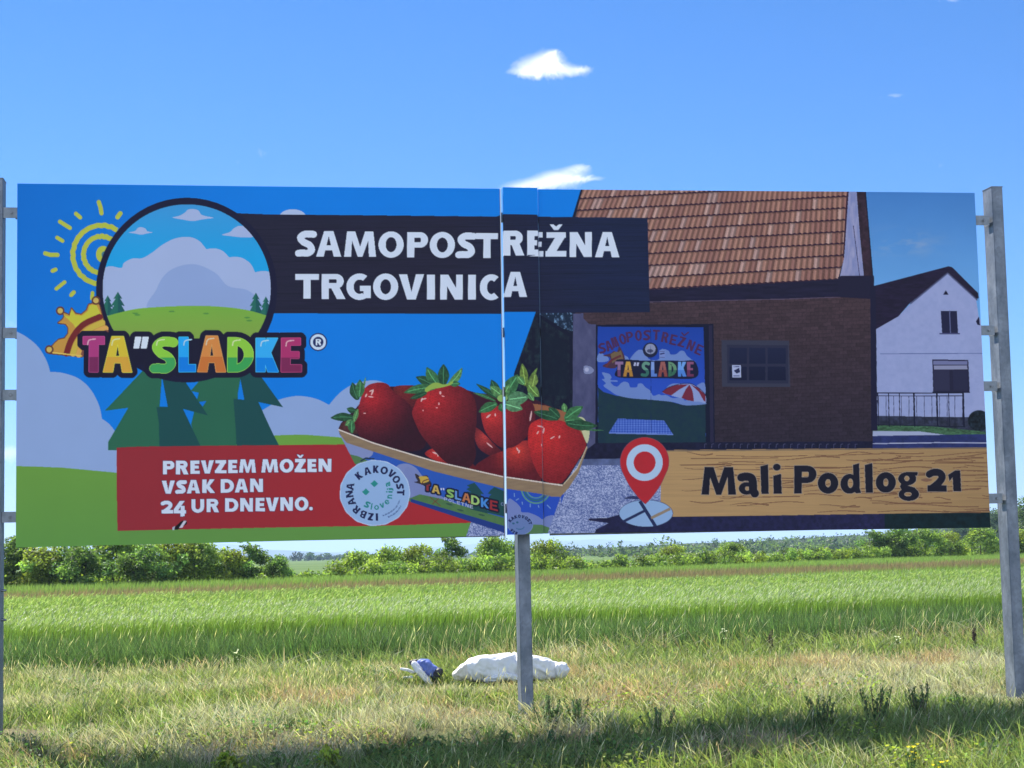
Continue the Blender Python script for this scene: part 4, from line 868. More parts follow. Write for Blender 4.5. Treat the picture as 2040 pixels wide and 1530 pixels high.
mt.add([(g0[0]+.002, FT+.002, g0[1]+B0.z), (g0[0]+.009, FT+.002, g0[1]+B0.z), (g0[0]+.009, -.004, g0[1]+B0.z), (g0[0]+.002, -.004, g0[1]+B0.z), (g1[0]+.002, FT+.002, B0.z), (g1[0]+.009, FT+.002, B0.z), (g1[0]+.009, -.004, B0.z), (g1[0]+.002, -.004, B0.z)],
       [(0, 1, 2, 3), (7, 6, 5, 4), (0, 4, 5, 1), (1, 5, 6, 2), (2, 6, 7, 3), (3, 7, 4, 0)])
mt.build('edge_trim', ALU, board)
# posts: galvanised box section 100 x 200 mm
PW, PD = .104, .20
for x0, y0, top, lab in ((-.115-PW, -.01, BH+.04, 'galvanised post at the left end, mostly cut off by the frame'), (4.140, FT+.06, BH-.05, 'galvanised post under the joint of the panels'), (BW+.150, -.025, BH+.05, 'tall galvanised post beside the right end')):
    m_ = MB(); m_.box((x0, y0, -.4), (x0+PW, y0+PD, B0.z+top), .006); p = m_.build('post', GALV, board); tag(p, lab)
    c = MB(); c.box((x0-.003, y0-.003, B0.z+top), (x0+PW+.003, y0+PD+.003, B0.z+top+.006)); c.build('post_cap', GALV, board)
# brackets with their bolts
def bracket(x0, x1, y0, y1, z, wrap):
    m_ = MB(); m_.box((x0, y0, z-.044), (x1, y0+.006, z+.044))
    if wrap > 0: m_.box((x1-.004, y0+.0065, z-.044), (x1, y1, z+.044))
    if wrap < 0: m_.box((x0, y0+.0065, z-.044), (x0+.004, y1, z+.044))
    b = m_.build('bracket', GALV_D, board)
    k = MB(); xc = (x0+x1)/2+.01; k.tube([(xc, y0-.001, z), (xc, y0-.004, z)], .016, 12); k.tube([(xc, y0-.004, z), (xc, y0-.014, z)], .009, 6); k.build('bolt', BOLT, b)
for z in zr: bracket(-.113, -.001, .004, .05, z, -1)
for y in (439.5, 658, 769, 992.5):
    z = B0.z+loc((1950, y))[1]
    bracket(BW+.002, BW+.128, .004, .12, z, 1)
# two small clips on the left post
for y in (1178, 1237):
    z = B0.z+loc((9, y))[1]
    mc_ = MB(); mc_.tube([(-.113, .03, z), (-.075, .03, z)], .012, 10, .008); mc_.build('clip', BOLT, board)

# ------------------------------------------------------------------ ground, hills
def gz_(x, y):
    """the verge falls away a little in front of the board"""
    x = np.asarray(x, float); y = np.asarray(y, float)
    t = np.clip((14.75+.15*x-y)/1.3, 0, 1); t = t*t*(3-2*t); dep = np.interp(x, [-4, 0, 2, 4], [.20, .12, .05, .02])
    return -dep*t*np.clip((y-3.9)/2, 0, 1)+np.where((y > 6) & (y < 30), .07*(fbm(x/1.1+50, y/1.0+50, 5)-.5), 0)
gm = Mat('ground_soil', .95, .1)
tcg = gm.n('ShaderNodeTexCoord'); n1 = gm.n('ShaderNodeTexNoise', Scale=.9, Detail=8); n2 = gm.n('ShaderNodeTexNoise', Scale=22.0, Detail=6)
gm.l(tcg.outputs['Object'], n1.inputs['Vector']); gm.l(tcg.outputs['Object'], n2.inputs['Vector'])
r1 = gm.n('ShaderNodeValToRGB'); r1.color_ramp.elements[0].position = .35; r1.color_ramp.elements[0].color = (.06, .09, .022, 1); r1.color_ramp.elements[1].position = .65; r1.color_ramp.elements[1].color = (.15, .13, .065, 1)
gm.l(n1.outputs['Fac'], r1.inputs[0]); m2 = gm.n('ShaderNodeMix', data_type='RGBA', blend_type='MULTIPLY'); m2.inputs[0].default_value = .8
r2 = gm.n('ShaderNodeMapRange'); r2.inputs[3].default_value = .5; r2.inputs[4].default_value = 1.4; gm.l(n2.outputs['Fac'], r2.inputs[0]); gm.l(r1.outputs[0], m2.inputs[6]); gm.l(r2.outputs[0], m2.inputs[7]); gm.l(m2.outputs[2], gm.b.inputs['Base Color'])
bp_ = gm.n('ShaderNodeBump'); bp_.inputs['Strength'].default_value = .6; bp_.inputs['Distance'].default_value = .04; gm.l(n2.outputs['Fac'], bp_.inputs['Height']); gm.l(bp_.outputs[0], gm.b.inputs['Normal'])
XL = np.r_[-16000, -6000, -2000, -600, -200, np.linspace(-80, -14, 14), np.linspace(-12, 12, 90), np.linspace(14, 80, 14), 200, 600, 2000, 6000, 16000]
YL = np.r_[-600, -100, -20, np.linspace(0, 34, 120), np.linspace(44, 180, 30), 400, 900, 2500, 7000, 19000]
gx, gy = np.meshgrid(XL, YL); gz = gz_(gx, gy)
nxl = len(XL); i = (np.arange(len(YL)-1)[:, None]*nxl+np.arange(nxl-1)[None]).ravel()
gme = mesh_np('ground', np.c_[gx.ravel(), gy.ravel(), gz.ravel()], quads=np.c_[i, i+1, i+nxl+1, i+nxl], mat=gm.m, smooth=True)
tag(bmesh_obj('ground', gme), 'flat farmland ground under the grass and crops', 'ground', kind='structure')

def px2x(px, d): return (px-1020)/3558.7*d
def ridge(name, y, prof, mat, label, depth=900, seed=0, rough=.06):
    """a long hill: cross-section rises from the foot to the crest and falls behind"""
    P = np.array(prof, float); xs_ = np.linspace(P[0, 0], P[-1, 0], 320)
    H = np.interp(xs_, P[:, 0], P[:, 1]); H = H*(1+rough*(fbm(xs_/(y*.012)+90, xs_*0+seed, seed, 5)-.5)*4)
    rows = []
    for t, k in ((-1, 0), (-.7, .25), (-.4, .6), (-.15, .9), (0, 1), (.5, .6), (1, 0)):
        yy = y+t*depth+H*0; rows.append(np.c_[px2x(xs_, y), yy, H*k*(1+(.12*(fbm(xs_/(y*.006)+7, xs_*0+t*3, seed+3)-.5) if 0 < k < 1 else 0))-(2 if k == 0 else 0)])
    V = np.concatenate(rows); n = 320; i = (np.arange(6)[:, None]*n+np.arange(n-1)[None]).ravel()
    me = mesh_np(name, V, quads=np.c_[i, i+1, i+n+1, i+n], mat=mat, smooth=True)
    return tag(bmesh_obj(name, me), label, 'hill', kind='structure')
HILL = noise_mat('far_forest', [(.35, (.030, .045, .022)), (.6, (.05, .075, .03)), (.8, (.10, .13, .055))], .004, .95, .05)
def hgt(px, y, d): return CAM_H+((1103.2-.0218*(px-1027))-y)*d/3558.7
ridge('hills', 13000, [(px, hgt(px, y, 13000)) for px, y in ((-700, 1118), (-200, 1108), (60, 1098), (250, 1090), (330, 1078), (400, 1082), (470, 1086), (520, 1094), (640, 1100), (760, 1098), (860, 1090), (980, 1082), (1060, 1076), (1110, 1079), (1180, 1074), (1230, 1078), (1330, 1082), (1700, 1086), (2700, 1075))], HILL, 'pale blue mountain range on the horizon', 2200, 3)
ridge('hills', 8000, [(px, hgt(px, y, 8000)) for px, y in ((-700, 1128), (100, 1112), (380, 1103), (480, 1098), (570, 1096), (640, 1101), (700, 1106), (900, 1108), (1100, 1103), (1400, 1098), (2700, 1080))], HILL, 'lower bluish ridge in front of the mountain range', 1400, 8)
ridge('hills', 950, [(px, max(0, hgt(px, y, 950))) for px, y in ((900, 1110), (1100, 1098), (1200, 1092), (1350, 1084), (1500, 1078), (1650, 1070), (1800, 1060), (1950, 1030), (2050, 1012), (2200, 990), (2600, 960), (3200, 940))], HILL, 'low wooded rise beyond the fields on the right', 260, 5)

md = MB(); md.box((-1500, 150, .02), (1500, 4500, .06)); tag(md.build('meadow', noise_mat('far_meadow', [(.35, (.06, .11, .03)), (.65, (.11, .16, .05))], .02, .95, .05)), 'flat green meadows beyond the hedge', 'meadow', kind='structure')
# the road the picture was taken from, behind and under the camera
rd = MB(); rd.box((-300, -4.2, -.02), (300, 2.6, .03)); tag(rd.build('road', noise_mat('worn_asphalt', [(.3, (.17, .17, .17)), (.7, (.26, .255, .25))], 30, .9, .2, bump=.3)), 'pale worn asphalt road in front of the verge', 'road', kind='structure')
sh_ = MB(); sh_.box((-300, 2.6, -.02), (300, 4.0, .02)); tag(sh_.build('gravel_shoulder', noise_mat('gravel_shoulder', [(.3, (.28, .26, .23)), (.7, (.42, .40, .36))], 40, .95, .1, bump=.5)), 'light gravel shoulder beside the road', 'shoulder', kind='structure')
# ------------------------------------------------------------------ plants
rng = np.random.default_rng(11)
def blades(P, h, w, lean, bend, az, col, tipcol, segs=2):
    """grass blades: P roots (N,3)"""
    n = len(P); d = np.c_[np.cos(az), np.sin(az), np.zeros(n)]; s = np.c_[-np.sin(az+1.1), np.cos(az+1.1), np.zeros(n)]
    V = []; C = []
    lv = np.linspace(0, 1, segs+1)
    for t in lv:
        c = P+d*((lean*t+bend*t*t)*h)[:, None]+np.array([0, 0, 1])*(h*(t-.35*bend*t*t))[:, None]
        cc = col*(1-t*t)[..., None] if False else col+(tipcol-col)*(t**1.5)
        if t < 1:
            ww = (w*(1-.55*t))[:, None]*.5; V += [c-s*ww, c+s*ww]; C += [cc, cc]
        else: V.append(c); C.append(cc)
    k = len(V); A = np.stack(V, 1).reshape(-1, 3); CC = np.stack(C, 1).reshape(-1, 3)
    b = np.arange(n)[:, None]*k
    Q = [b+np.array([[2*j, 2*j+1, 2*j+3, 2*j+2]]) for j in range(segs-1)]
    T = b+np.array([[2*(segs-1), 2*(segs-1)+1, 2*segs]])
    return A, (np.concatenate(Q) if Q else np.zeros((0, 4), int)), T, CC
class Batch:
    def __init__(s): s.V = []; s.Q = []; s.T = []; s.C = []; s.n = 0
    def add(s, A, Q, T, C):
        s.V.append(A); s.C.append(C); s.n0 = s.n
        if Q is not None and len(Q): s.Q.append(Q+s.n)
        if T is not None and len(T): s.T.append(T+s.n)
        s.n += len(A)
    def obj(s, name, mat, parent=None):
        me = mesh_np(name, np.concatenate(s.V), np.concatenate(s.Q) if s.Q else None, np.concatenate(s.T) if s.T else None, mat, np.concatenate(s.C))
        return bmesh_obj(name, me, parent)
def cvar(base, n, v=.18, hue=.08):
    k = 1+rng.normal(0, v, (n, 1)); c = np.array(base)*np.clip(k, .45, 1.7)*(1+rng.normal(0, hue, (n, 3))); return np.clip(c, .004, .85)
def scatter(n, y0, y1, pad=2.2, k=.31):
    d = np.sqrt(rng.uniform(y0**2, y1**2, n)); x = rng.uniform(-1, 1, n)*(d*k+pad); return x, d
def crop_edge(x): return 27.6+.40*x                    # where the cereal field begins

# rough verge grass: green blades mixed with dry straw, in patches
B = Batch()
def dist_feet(x, y):
    q = 9
    for u_ in (-.16, 4.19, BW+.2):
        p_ = B0+U*u_-NV*.12; q = np.minimum(q, np.hypot(x-p_.x, (y-p_.y)*.6 if False else y-p_.y))
    return q
def lowc(x, y): return np.clip(np.exp(-((x-.0)/.8)**4-((y-18.4)/.9)**4)+np.exp(-((x+.95)/.4)**4-((y-18.5)/.7)**4), 0, 1)
def strawness(x, y):
    p1 = fbm(x/1.7+40, y/1.4+10, 61); p2 = fbm(x/.45+9, y/.5+3, 62)
    e = crop_edge(x)-y
    return np.clip((p1-.5)*5+(p2-.5)*2.4+.27+.45*np.exp(-((y-(16.9+.12*x))/1.5)**2)*(x > -1.0)-.12*np.clip((13.6-y)/1.5, 0, 1)-.75*np.clip((8.0-e)/3.5, 0, 1), .04, .92)
def verge(n, y0, y1, hs, wd):
    x, y = scatter(n, y0, y1)
    ok = (y < crop_edge(x)+1.2); x, y = x[ok], y[ok]
    gap = fbm(x/.30+3, y/.34+8, 64); keep = rng.random(len(x)) < np.clip((gap-.30)*4, .12, 1); x, y = x[keep], y[keep]
    n = len(x); p2 = fbm(x/.55+9, y/.6+3, 65); is_s = rng.random(n) < strawness(x, y)
    h = hs*(.35+1.15*rng.random(n)**1.8)*(.45+1.1*p2); h = np.where(is_s, h*1.1, h)
    h = h*(1-.70*lowc(x, y)); fd = dist_feet(x, y); h = h*np.clip(.06+fd*.75, .06, 1)
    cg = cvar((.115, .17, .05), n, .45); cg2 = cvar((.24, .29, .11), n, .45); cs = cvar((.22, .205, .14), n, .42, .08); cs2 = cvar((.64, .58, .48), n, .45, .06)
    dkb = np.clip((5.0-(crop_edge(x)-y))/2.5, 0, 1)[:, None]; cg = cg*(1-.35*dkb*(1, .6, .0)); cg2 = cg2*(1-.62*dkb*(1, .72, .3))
    red = (fbm(x/2.2, y/1.2+70, 66) > .58) & is_s; cs[red] *= (1.0, .74, .66); cs2[red] *= (1.0, .78, .72)
    col = np.where(is_s[:, None], cs, cg); tip = np.where(is_s[:, None], cs2, cg2)
    az = rng.uniform(0, 2*np.pi, n); lean = rng.normal(.25, .25, n); bend = rng.uniform(.0, .8, n)
    w = wd*np.exp(rng.normal(0, .35, n)); w = np.where(is_s, w*.6, w)
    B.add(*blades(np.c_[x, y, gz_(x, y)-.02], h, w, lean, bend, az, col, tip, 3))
verge(190000, 8.4, 15.5, .15, .009); verge(230000, 15.5, 21, .17, .0095); verge(130000, 21, 33, .24, .013)
# tussocks: blades fanning out from one root
def tussocks(m, y0, y1, h, k=46):
    x, y = scatter(m, y0, y1); ok = (y < crop_edge(x)-.5) & (lowc(x, y) < .3) & (dist_feet(x, y) > .35); x, y = x[ok], y[ok]; m = len(x)
    ht = np.repeat(h*(.5+.8*rng.random(m)), k); st = np.repeat(rng.random(m) < strawness(x, y)*.85, k); ti = np.repeat(cvar((1, 1, 1), m, .25, .08), k, 0)
    X = np.repeat(x, k)+rng.normal(0, .035, m*k); Y = np.repeat(y, k)+rng.normal(0, .035, m*k); n = m*k
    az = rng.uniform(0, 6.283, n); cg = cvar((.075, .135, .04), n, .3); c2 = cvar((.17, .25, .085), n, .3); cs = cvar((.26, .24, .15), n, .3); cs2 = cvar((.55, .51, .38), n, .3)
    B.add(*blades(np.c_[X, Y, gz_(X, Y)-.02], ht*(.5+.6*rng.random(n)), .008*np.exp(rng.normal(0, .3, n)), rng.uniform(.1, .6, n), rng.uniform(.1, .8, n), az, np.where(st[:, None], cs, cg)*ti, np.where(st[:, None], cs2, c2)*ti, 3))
tussocks(420, 9, 15, .18); tussocks(650, 15, 26, .20)
tag(B.obj('rough_grass', GRASS), 'rough verge of green blades and dry straw around the billboard posts', 'grass', kind='stuff')
# low broad-leaved herbs in patches
B = Batch()
def herbs(n, y0, y1, size, thr):
    x, y = scatter(n, y0, y1); p = fbm(x/.8+70, y/.7+31, 67); ok = (p > thr) & (y < crop_edge(x)-1) & (lowc(x, y) < .3); x, y, p = x[ok], y[ok], p[ok]; n = len(x)
    z = gz_(x, y)+(.02+.16*rng.random(n)*np.clip((p-thr)*8, .2, 1)); P = np.c_[x, y, z]; nd = rng.normal(0, .55, (n, 3))+(0, -.15, 1); nd /= np.linalg.norm(nd, axis=1)[:, None]
    a = np.cross(nd, rng.normal(0, 1, (n, 3))); a /= np.linalg.norm(a, axis=1)[:, None]; b = np.cross(nd, a); s_ = (size*(.5+rng.random(n)))[:, None]
    A = np.stack([P-a*s_, P-a*s_*.3-b*s_*.5, P+a*s_*.5-b*s_*.42, P+a*s_, P+a*s_*.5+b*s_*.42, P-a*s_*.3+b*s_*.5], 1).reshape(-1, 3); q = np.arange(n)[:, None]*6
    yel = (fbm(x/1.1+5, y/1.1, 68) > .52)[:, None]; c = np.where(yel, cvar((.26, .33, .06), n, .3), cvar((.10, .19, .055), n, .35))
    B.add(A, np.concatenate([q+np.array([[0, 1, 4, 5]]), q+np.array([[1, 2, 3, 4]])]), None, np.repeat(c, 6, 0))
herbs(45000, 9, 14.6, .015, .57); herbs(50000, 14.6, 20, .017, .62)
tag(B.obj('herbs', LEAF), 'low broad-leaved herbs and clover in patches of the verge', 'herbs', kind='stuff')

# tall pale seed stalks
B = Batch()
def stalks(n, y0, y1, h, patch=.5, col=(.46, .42, .28)):
    x, y = scatter(n, y0, y1); ok = (fbm(x/1.2+5, y/1.2+5, 71) > patch) & (y < crop_edge(x)+.5)
    ok &= (lowc(x, y) < .2) & (dist_feet(x, y) > .3); x, y = x[ok], y[ok]; n = len(x)
    hh = h*(.6+.6*rng.random(n)); az = rng.normal(.3, 1.0, n); P = np.c_[x, y, gz_(x, y)]; le = rng.normal(.12, .14, n); be = rng.uniform(.02, .35, n)
    c = cvar(col, n, .2, .05); B.add(*blades(P, hh, np.full(n, .005), le, be, az, c*.8, c, 3))
    # seed head near the tip
    d = np.c_[np.cos(az), np.sin(az), np.zeros(n)]
    top = P+d*((le+be)*hh)[:, None]+np.array([0, 0, 1])*(hh*(1-.35*be))[:, None]
    bot = P+d*((le*.74+be*.55)*hh)[:, None]+np.array([0, 0, 1])*(hh*(.74-.35*be*.55))[:, None]
    s = np.c_[np.cos(rng.uniform(0, 6.3, n)), np.sin(rng.uniform(0, 6.3, n)), np.zeros(n)]*.0036; mid = bot*.55+top*.45
    A = np.stack([bot, mid-s, top, mid+s], 1).reshape(-1, 3); b = np.arange(n)[:, None]*4
    B.add(A, b+np.array([[0, 1, 2, 3]]), None, np.repeat(np.clip(c*1.25, 0, .8), 4, 0))
stalks(2500, 11, 17, .24, .50); stalks(5000, 16.5, 21, .26, .48); stalks(1500, 22, 28, .5, .4, (.5, .47, .3))
tag(B.obj('seed_stalks', GRASS), 'pale dry grass stalks with seed heads rising from the verge', 'grass', kind='stuff')

# cereal field: upright green stems, feathery pale tops
B = Batch()
def cereal(n, da, db, h, w, awn=True, c0=(.12, .22, .03), ct=(.20, .30, .07), topmix=1.0):
    t = rng.random(n); x = rng.uniform(-1, 1, n)*((27+db)*.33+3)
    e = crop_edge(x); y = e+da+(db-da)*rng.random(n)**1.0; ok = (abs(x) < y*.34+3); x, y = x[ok], y[ok]; n = len(x)
    h = h*(.82+.3*rng.random(n))*(.92+.16*fbm(x/4, y/4, 81)); az = rng.normal(.2, .9, n)
    pa = fbm(x/9, y/30, 83)[:, None]
    c = cvar(c0, n, .30, .07)*(.85+.3*pa); tp = cvar(ct, n, .30, .07)*(.85+.3*pa)
    P = np.c_[x, y, np.zeros(n)]; le = rng.normal(.08, .07, n); be = rng.uniform(.02, .16, n)
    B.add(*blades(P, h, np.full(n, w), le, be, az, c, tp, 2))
    if awn:
        m = rng.random(n) < .35; P, h_, le, be, az, n2 = P[m], h[m], le[m], be[m], az[m], m.sum()
        d = np.c_[np.cos(az), np.sin(az), np.zeros(n2)]
        a0 = P+d*((le*.85+be*.72)*h_)[:, None]+np.array([0, 0, 1])*(h_*(.85-.25*be))[:, None]
        a1 = a0+d*(.06+.06*rng.random(n2))[:, None]+np.array([0, 0, 1])*(.02+.09*rng.random(n2))[:, None]
        s = np.c_[-np.sin(az), np.cos(az), np.zeros(n2)]*(w*.5); mid = (a0+a1)/2+np.array([0, 0, .012])
        A = np.stack([a0, mid-s, a1, mid+s], 1).reshape(-1, 3); b = np.arange(n2)[:, None]*4
        B.add(A, b+np.array([[0, 1, 2, 3]]), None, np.repeat(cvar((.26, .34, .15), n2, .15, .05), 4, 0))
cereal(60000, 0, 3.0, .58, .012); cereal(70000, 2.5, 10, .60, .015); cereal(60000, 9, 24, .60, .024)
tag(B.obj('cereal_crop', GRASS), 'bright green cereal field with feathery pale tops', 'crop', kind='stuff')

B = Batch()
x_ = rng.uniform(-14, 16, 80000); e_ = crop_edge(x_); y_ = e_-rng.uniform(-.8, 3.9, 80000)*(.6+.8*fbm(x_/1.5+4, x_*0+2, 86)); ok_ = abs(x_) < y_*.34+3; x_, y_ = x_[ok_], y_[ok_]; n_ = len(x_)
B.add(*blades(np.c_[x_, y_, np.zeros(n_)], (.40*(.5+.75*rng.random(n_))*(.75+.5*fbm(x_/.8, y_/.8, 87))), .0125*np.exp(rng.normal(0, .25, n_)), rng.normal(.1, .15, n_), rng.uniform(0, .5, n_), rng.uniform(0, 6.28, n_), cvar((.045, .09, .035), n_, .4), cvar((.105, .175, .065), n_, .5), 2))
tag(B.obj('dark_grass', GRASS), 'dark bluish green grass margin along the near edge of the cereal field', 'grass', kind='stuff')
# brown-topped band, then the far pale green field
def band0(x): return np.interp(x, [-30, -15, 0, 16, 40], [36, 41, 48, 70, 100])
def band1(x): return np.interp(x, [-30, -20, 0, 20, 50], [50, 58, 77, 96, 130])
B = Batch()
def far(n, f0, f1, h, w, c0, ct):
    x = rng.uniform(-38, 62, n); y = f0(x)+(f1(x)-f0(x))*rng.random(n); ok = (abs(x) < y*.33+5) & (y > 25); x, y = x[ok], y[ok]; n = len(x)
    az = rng.normal(.2, 1.0, n); hh = h*(.8+.35*rng.random(n))
    pa = (.8+.4*fbm(x/14, y/14, 85))[:, None]
    B.add(*blades(np.c_[x, y, np.zeros(n)], hh, np.full(n, w), rng.normal(.1, .1, n), rng.uniform(.05, .35, n), az, cvar(c0, n, .15, .05)*pa, cvar(ct, n, .15, .05)*pa, 1))
far(60000, lambda x: np.minimum(crop_edge(x)+22, band0(x)-1), band0, .60, .045, (.11, .20, .035), (.21, .31, .08))
tag(B.obj('cereal_crop', GRASS), 'middle part of the green cereal field', 'crop', kind='stuff')
B = Batch(); far(70000, band0, band1, .55, .05, (.13, .13, .06), (.27, .205, .13))
tag(B.obj('seeding_grass', GRASS), 'brownish strip of seeding grass crossing the field', 'grass', kind='stuff')
def hedge_y(x): return np.interp(x, [-60, -30, -20, -10, 0, 10, 20, 35, 60], [70, 77, 81, 85, 90, 101, 119, 145, 185])
B = Batch(); far(90000, band1, lambda x: hedge_y(x)-1.0, .60, .06, (.11, .19, .035), (.23, .34, .09))
tag(B.obj('cereal_crop', GRASS), 'far strip of pale green crop before the hedge', 'crop', kind='stuff')

# leaf clouds for shrubs, hedge, trees and woodland
def leaves(C, R, n, size, col, vv=.25, up=.3, seed=0):
    """C (M,3) clump centres, R (M,) radii: n leaf faces spread through the clumps, denser at the surface"""
    M_ = len(C); w = R**2; idx = rng.choice(M_, n, p=w/w.sum())
    u = rng.normal(0, 1, (n, 3)); u /= np.linalg.norm(u, axis=1)[:, None]; r = R[idx]*(rng.random(n)**.33)*(.75+.4*rng.random(n))
    P = C[idx]+u*r[:, None]*(1, 1, .85)
    nd = u*.6+rng.normal(0, .8, (n, 3))+(0, 0, up); nd /= np.linalg.norm(nd, axis=1)[:, None]
    a = np.cross(nd, rng.normal(0, 1, (n, 3))); a /= np.linalg.norm(a, axis=1)[:, None]; b = np.cross(nd, a)
    s = size*(.6+.8*rng.random(n))[:, None]
    A = np.stack([P-a*s, P-b*s*.45, P+a*s, P+b*s*.45], 1).reshape(-1, 3)
    clump = np.clip(1+rng.normal(0, .34, M_), .40, 1.8)[idx][:, None]; yel = rng.normal(0, .06, M_)[idx][:, None]
    c = np.array(col)*clump*(1+np.c_[yel*1.6, yel*.5, -yel])
    c = np.clip(c*(1+rng.normal(0, vv, (n, 1))), .01, .6)
    q = np.arange(n)[:, None]*4+np.array([[0, 1, 2, 3]])
    return A, q, None, np.repeat(c, 4, 0)
def crown_clumps(w, h, k, base=.0, fl=.85):
    """clump centres filling a bushy outline w wide, h high"""
    t = rng.random(k); z = base+(h-base)*(.12+.80*t); rad = w*.5*np.sqrt(np.clip(1-((t-.38)/.66)**2, .05, 1))*fl
    a = rng.uniform(0, 2*np.pi, k); rr = rad*np.sqrt(rng.random(k)); C = np.c_[rr*np.cos(a), rr*np.sin(a), z]
    return C, w*(.10+.12*rng.random(k))
def shrub_proto(w, h, k, n, size, col, sprigs=0):
    C, R = crown_clumps(w, h, k)
    if sprigs:
        m = sprigs; a = rng.uniform(0, 6.3, m); C = np.r_[C, np.c_[np.cos(a)*w*.25*rng.random(m), np.sin(a)*w*.25*rng.random(m), h*(.92+.16*rng.random(m))]]; R = np.r_[R, np.full(m, w*.06)]
    b = Batch(); b.add(*leaves(C, R, n, size, col)); crown = mesh_np('crown', np.concatenate(b.V), np.concatenate(b.Q), None, LEAF, np.concatenate(b.C))
    t = MB()
    for j in range(5):
        q = C[rng.integers(0, len(C))]; t.tube([(q[0]*.08, q[1]*.08, -.1), (q[0]*.4, q[1]*.4, q[2]*.45), (q[0]*.8, q[1]*.8, q[2]*.9)], .05*h/2.5, 6, .012)
    tm = bpy.data.meshes.new('trunk'); tm.from_pydata(t.v, [], t.f); tm.materials.append(BARK); tm.update()
    return crown, tm
GRN = [(.19, .285, .06), (.155, .25, .06), (.24, .32, .06), (.12, .20, .05)]
PR = {'round': shrub_proto(3.2, 2.6, 34, 5200, .085, GRN[0]), 'dark': shrub_proto(3.0, 2.4, 30, 5200, .08, GRN[3]), 'light': shrub_proto(3.0, 2.2, 30, 4600, .085, GRN[2], 3),
      'tall': shrub_proto(2.4, 3.4, 32, 4200, .085, GRN[1], 6), 'low': shrub_proto(3.2, 1.5, 26, 3600, .08, GRN[0], 2), 'big': shrub_proto(5.5, 5.0, 60, 9000, .12, GRN[1], 6), 'forest': shrub_proto(5.5, 5.0, 60, 9000, .12, (.065, .11, .05), 2)}
def shrub(kind, x, y, sc, sz, label, group='shrubs along the hedge behind the field', cat='shrub', name='shrub'):
    o = empty(name, (x, y, 0), label, cat, group, rng.uniform(0, 6.28)); o.scale = (sc, sc, sz)
    for m, nm in zip(PR[kind], ('crown', 'trunk')): bmesh_obj(nm, m, o)
    return o
def at(px, d): return px2x(px, d), d
SH = [  # photograph column, distance, kind, width scale, height scale, label
    (-40, 78, 'tall', 1.3, 1.0, 'tall leafy shrub at the far left edge beside the cut-off post'),
    (40, 79, 'tall', 1.2, .80, 'tall airy shrub showing between the left post and the board'),
    (95, 77, 'light', 1.2, .92, 'pale green bush just right of the left post under the board corner'),
    (160, 76, 'dark', 1.05, .92, 'dark rounded bush below the printed meadow, just left of the red banner'),
    (225, 79, 'round', 1.1, .98, 'mid green bush below the left end of the red banner'),
    (282, 77, 'dark', .95, .86, 'dark low bush hugging the field edge below the word DNEVNO'),
    (330, 79, 'light', 1.1, 1.02, 'yellow-green bush rising to the board edge left of the mountain gap'),
    (385, 80, 'round', .9, .88, 'bright bush on the left side of the mountain gap'),
    (440, 80, 'light', .95, .80, 'lower yellowish bush sloping down toward the mountain gap'),
    (490, 81, 'tall', .85, .62, 'slender bush standing last before the mountain gap'),
    (545, 83, 'dark', .6, .62, 'small dark upright bush at the edge of the mountain gap'),
    (700, 88, 'low', 1.0, 1.0, 'low bright bush on the right side of the mountain gap'),
    (765, 90, 'low', 1.0, 1.12, 'low bush with a sprig on top below the quality seal'),
    (835, 90, 'light', .9, .82, 'yellow-green bush left of the tall sprigged bush'),
    (888, 91, 'tall', .82, .70, 'upright sprigged bush taller than its neighbours, left of the centre post'),
    (975, 93, 'round', .75, .86, 'round bushy shrub directly left of the centre post'),
    (1010, 96, 'dark', .8, .82, 'dark shrub touching the left side of the centre post'),
    (1085, 100, 'light', .9, .90, 'loose shrub directly right of the centre post'),
    (1340, 118, 'light', 1.0, .72, 'bright shrub below the map symbol of the address board'),
    (1450, 122, 'round', .9, .66, 'rounded shrub below the word Mali'),
    (1730, 132, 'tall', 1.2, .74, 'dense dark green shrub rising near the board corner, left one'),
    (1775, 132, 'dark', 1.25, 1.12, 'large dark shrub, tallest under the right half of the board'),
    (1830, 134, 'round', 1.2, .95, 'green shrub right of the tallest dark shrub'),
    (1885, 136, 'light', 1.1, .98, 'pale shrub below the right end of the address board'),
    (1940, 138, 'round', 1.2, .95, 'bushy shrub just left of the right post'),
    (2030, 142, 'light', 1.3, 1.0, 'shrub partly hidden by the right post at the frame edge'),
    (2110, 100, 'big', .9, .9, 'large shrub beyond the right edge')]
for px_, d_, k_, sc_, sz_, lb in SH:
    if px_ > 2100: continue
    x_, y_ = at(px_, d_); shrub(k_, x_, y_, sc_, sz_, lb)
# continuous low hedge filling the line between and behind them
B = Batch(); cc = []; rr = []
for x in np.arange(-52, 66, .42):
    y = float(hedge_y(x)); p = 1020+3558.7*x/y
    top = np.interp(p, [-300, 0, 330, 500, 560, 600, 650, 700, 900, 1100, 1500, 2100, 2600], [2.3, 2.2, 1.8, 1.2, .85, .7, .75, 1.0, 1.3, 1.15, 1.25, 1.6, 1.8])
    top *= .82+.36*float(fbm(np.array([x/2.1+30]), np.array([.5]), 91)[0])
    for j in range(4):
        cc.append((x+rng.normal(0, .3), y+rng.normal(0, .9), rng.uniform(.12, .84)*top)); rr.append(rng.uniform(.30, .52))
cc = np.array(cc); rr = np.array(rr)
B.add(*leaves(cc, rr, 170000, .085, (.17, .25, .05))); tag(B.obj('hedge', LEAF), 'long continuous low hedge closing off the field', 'hedge', kind='stuff')
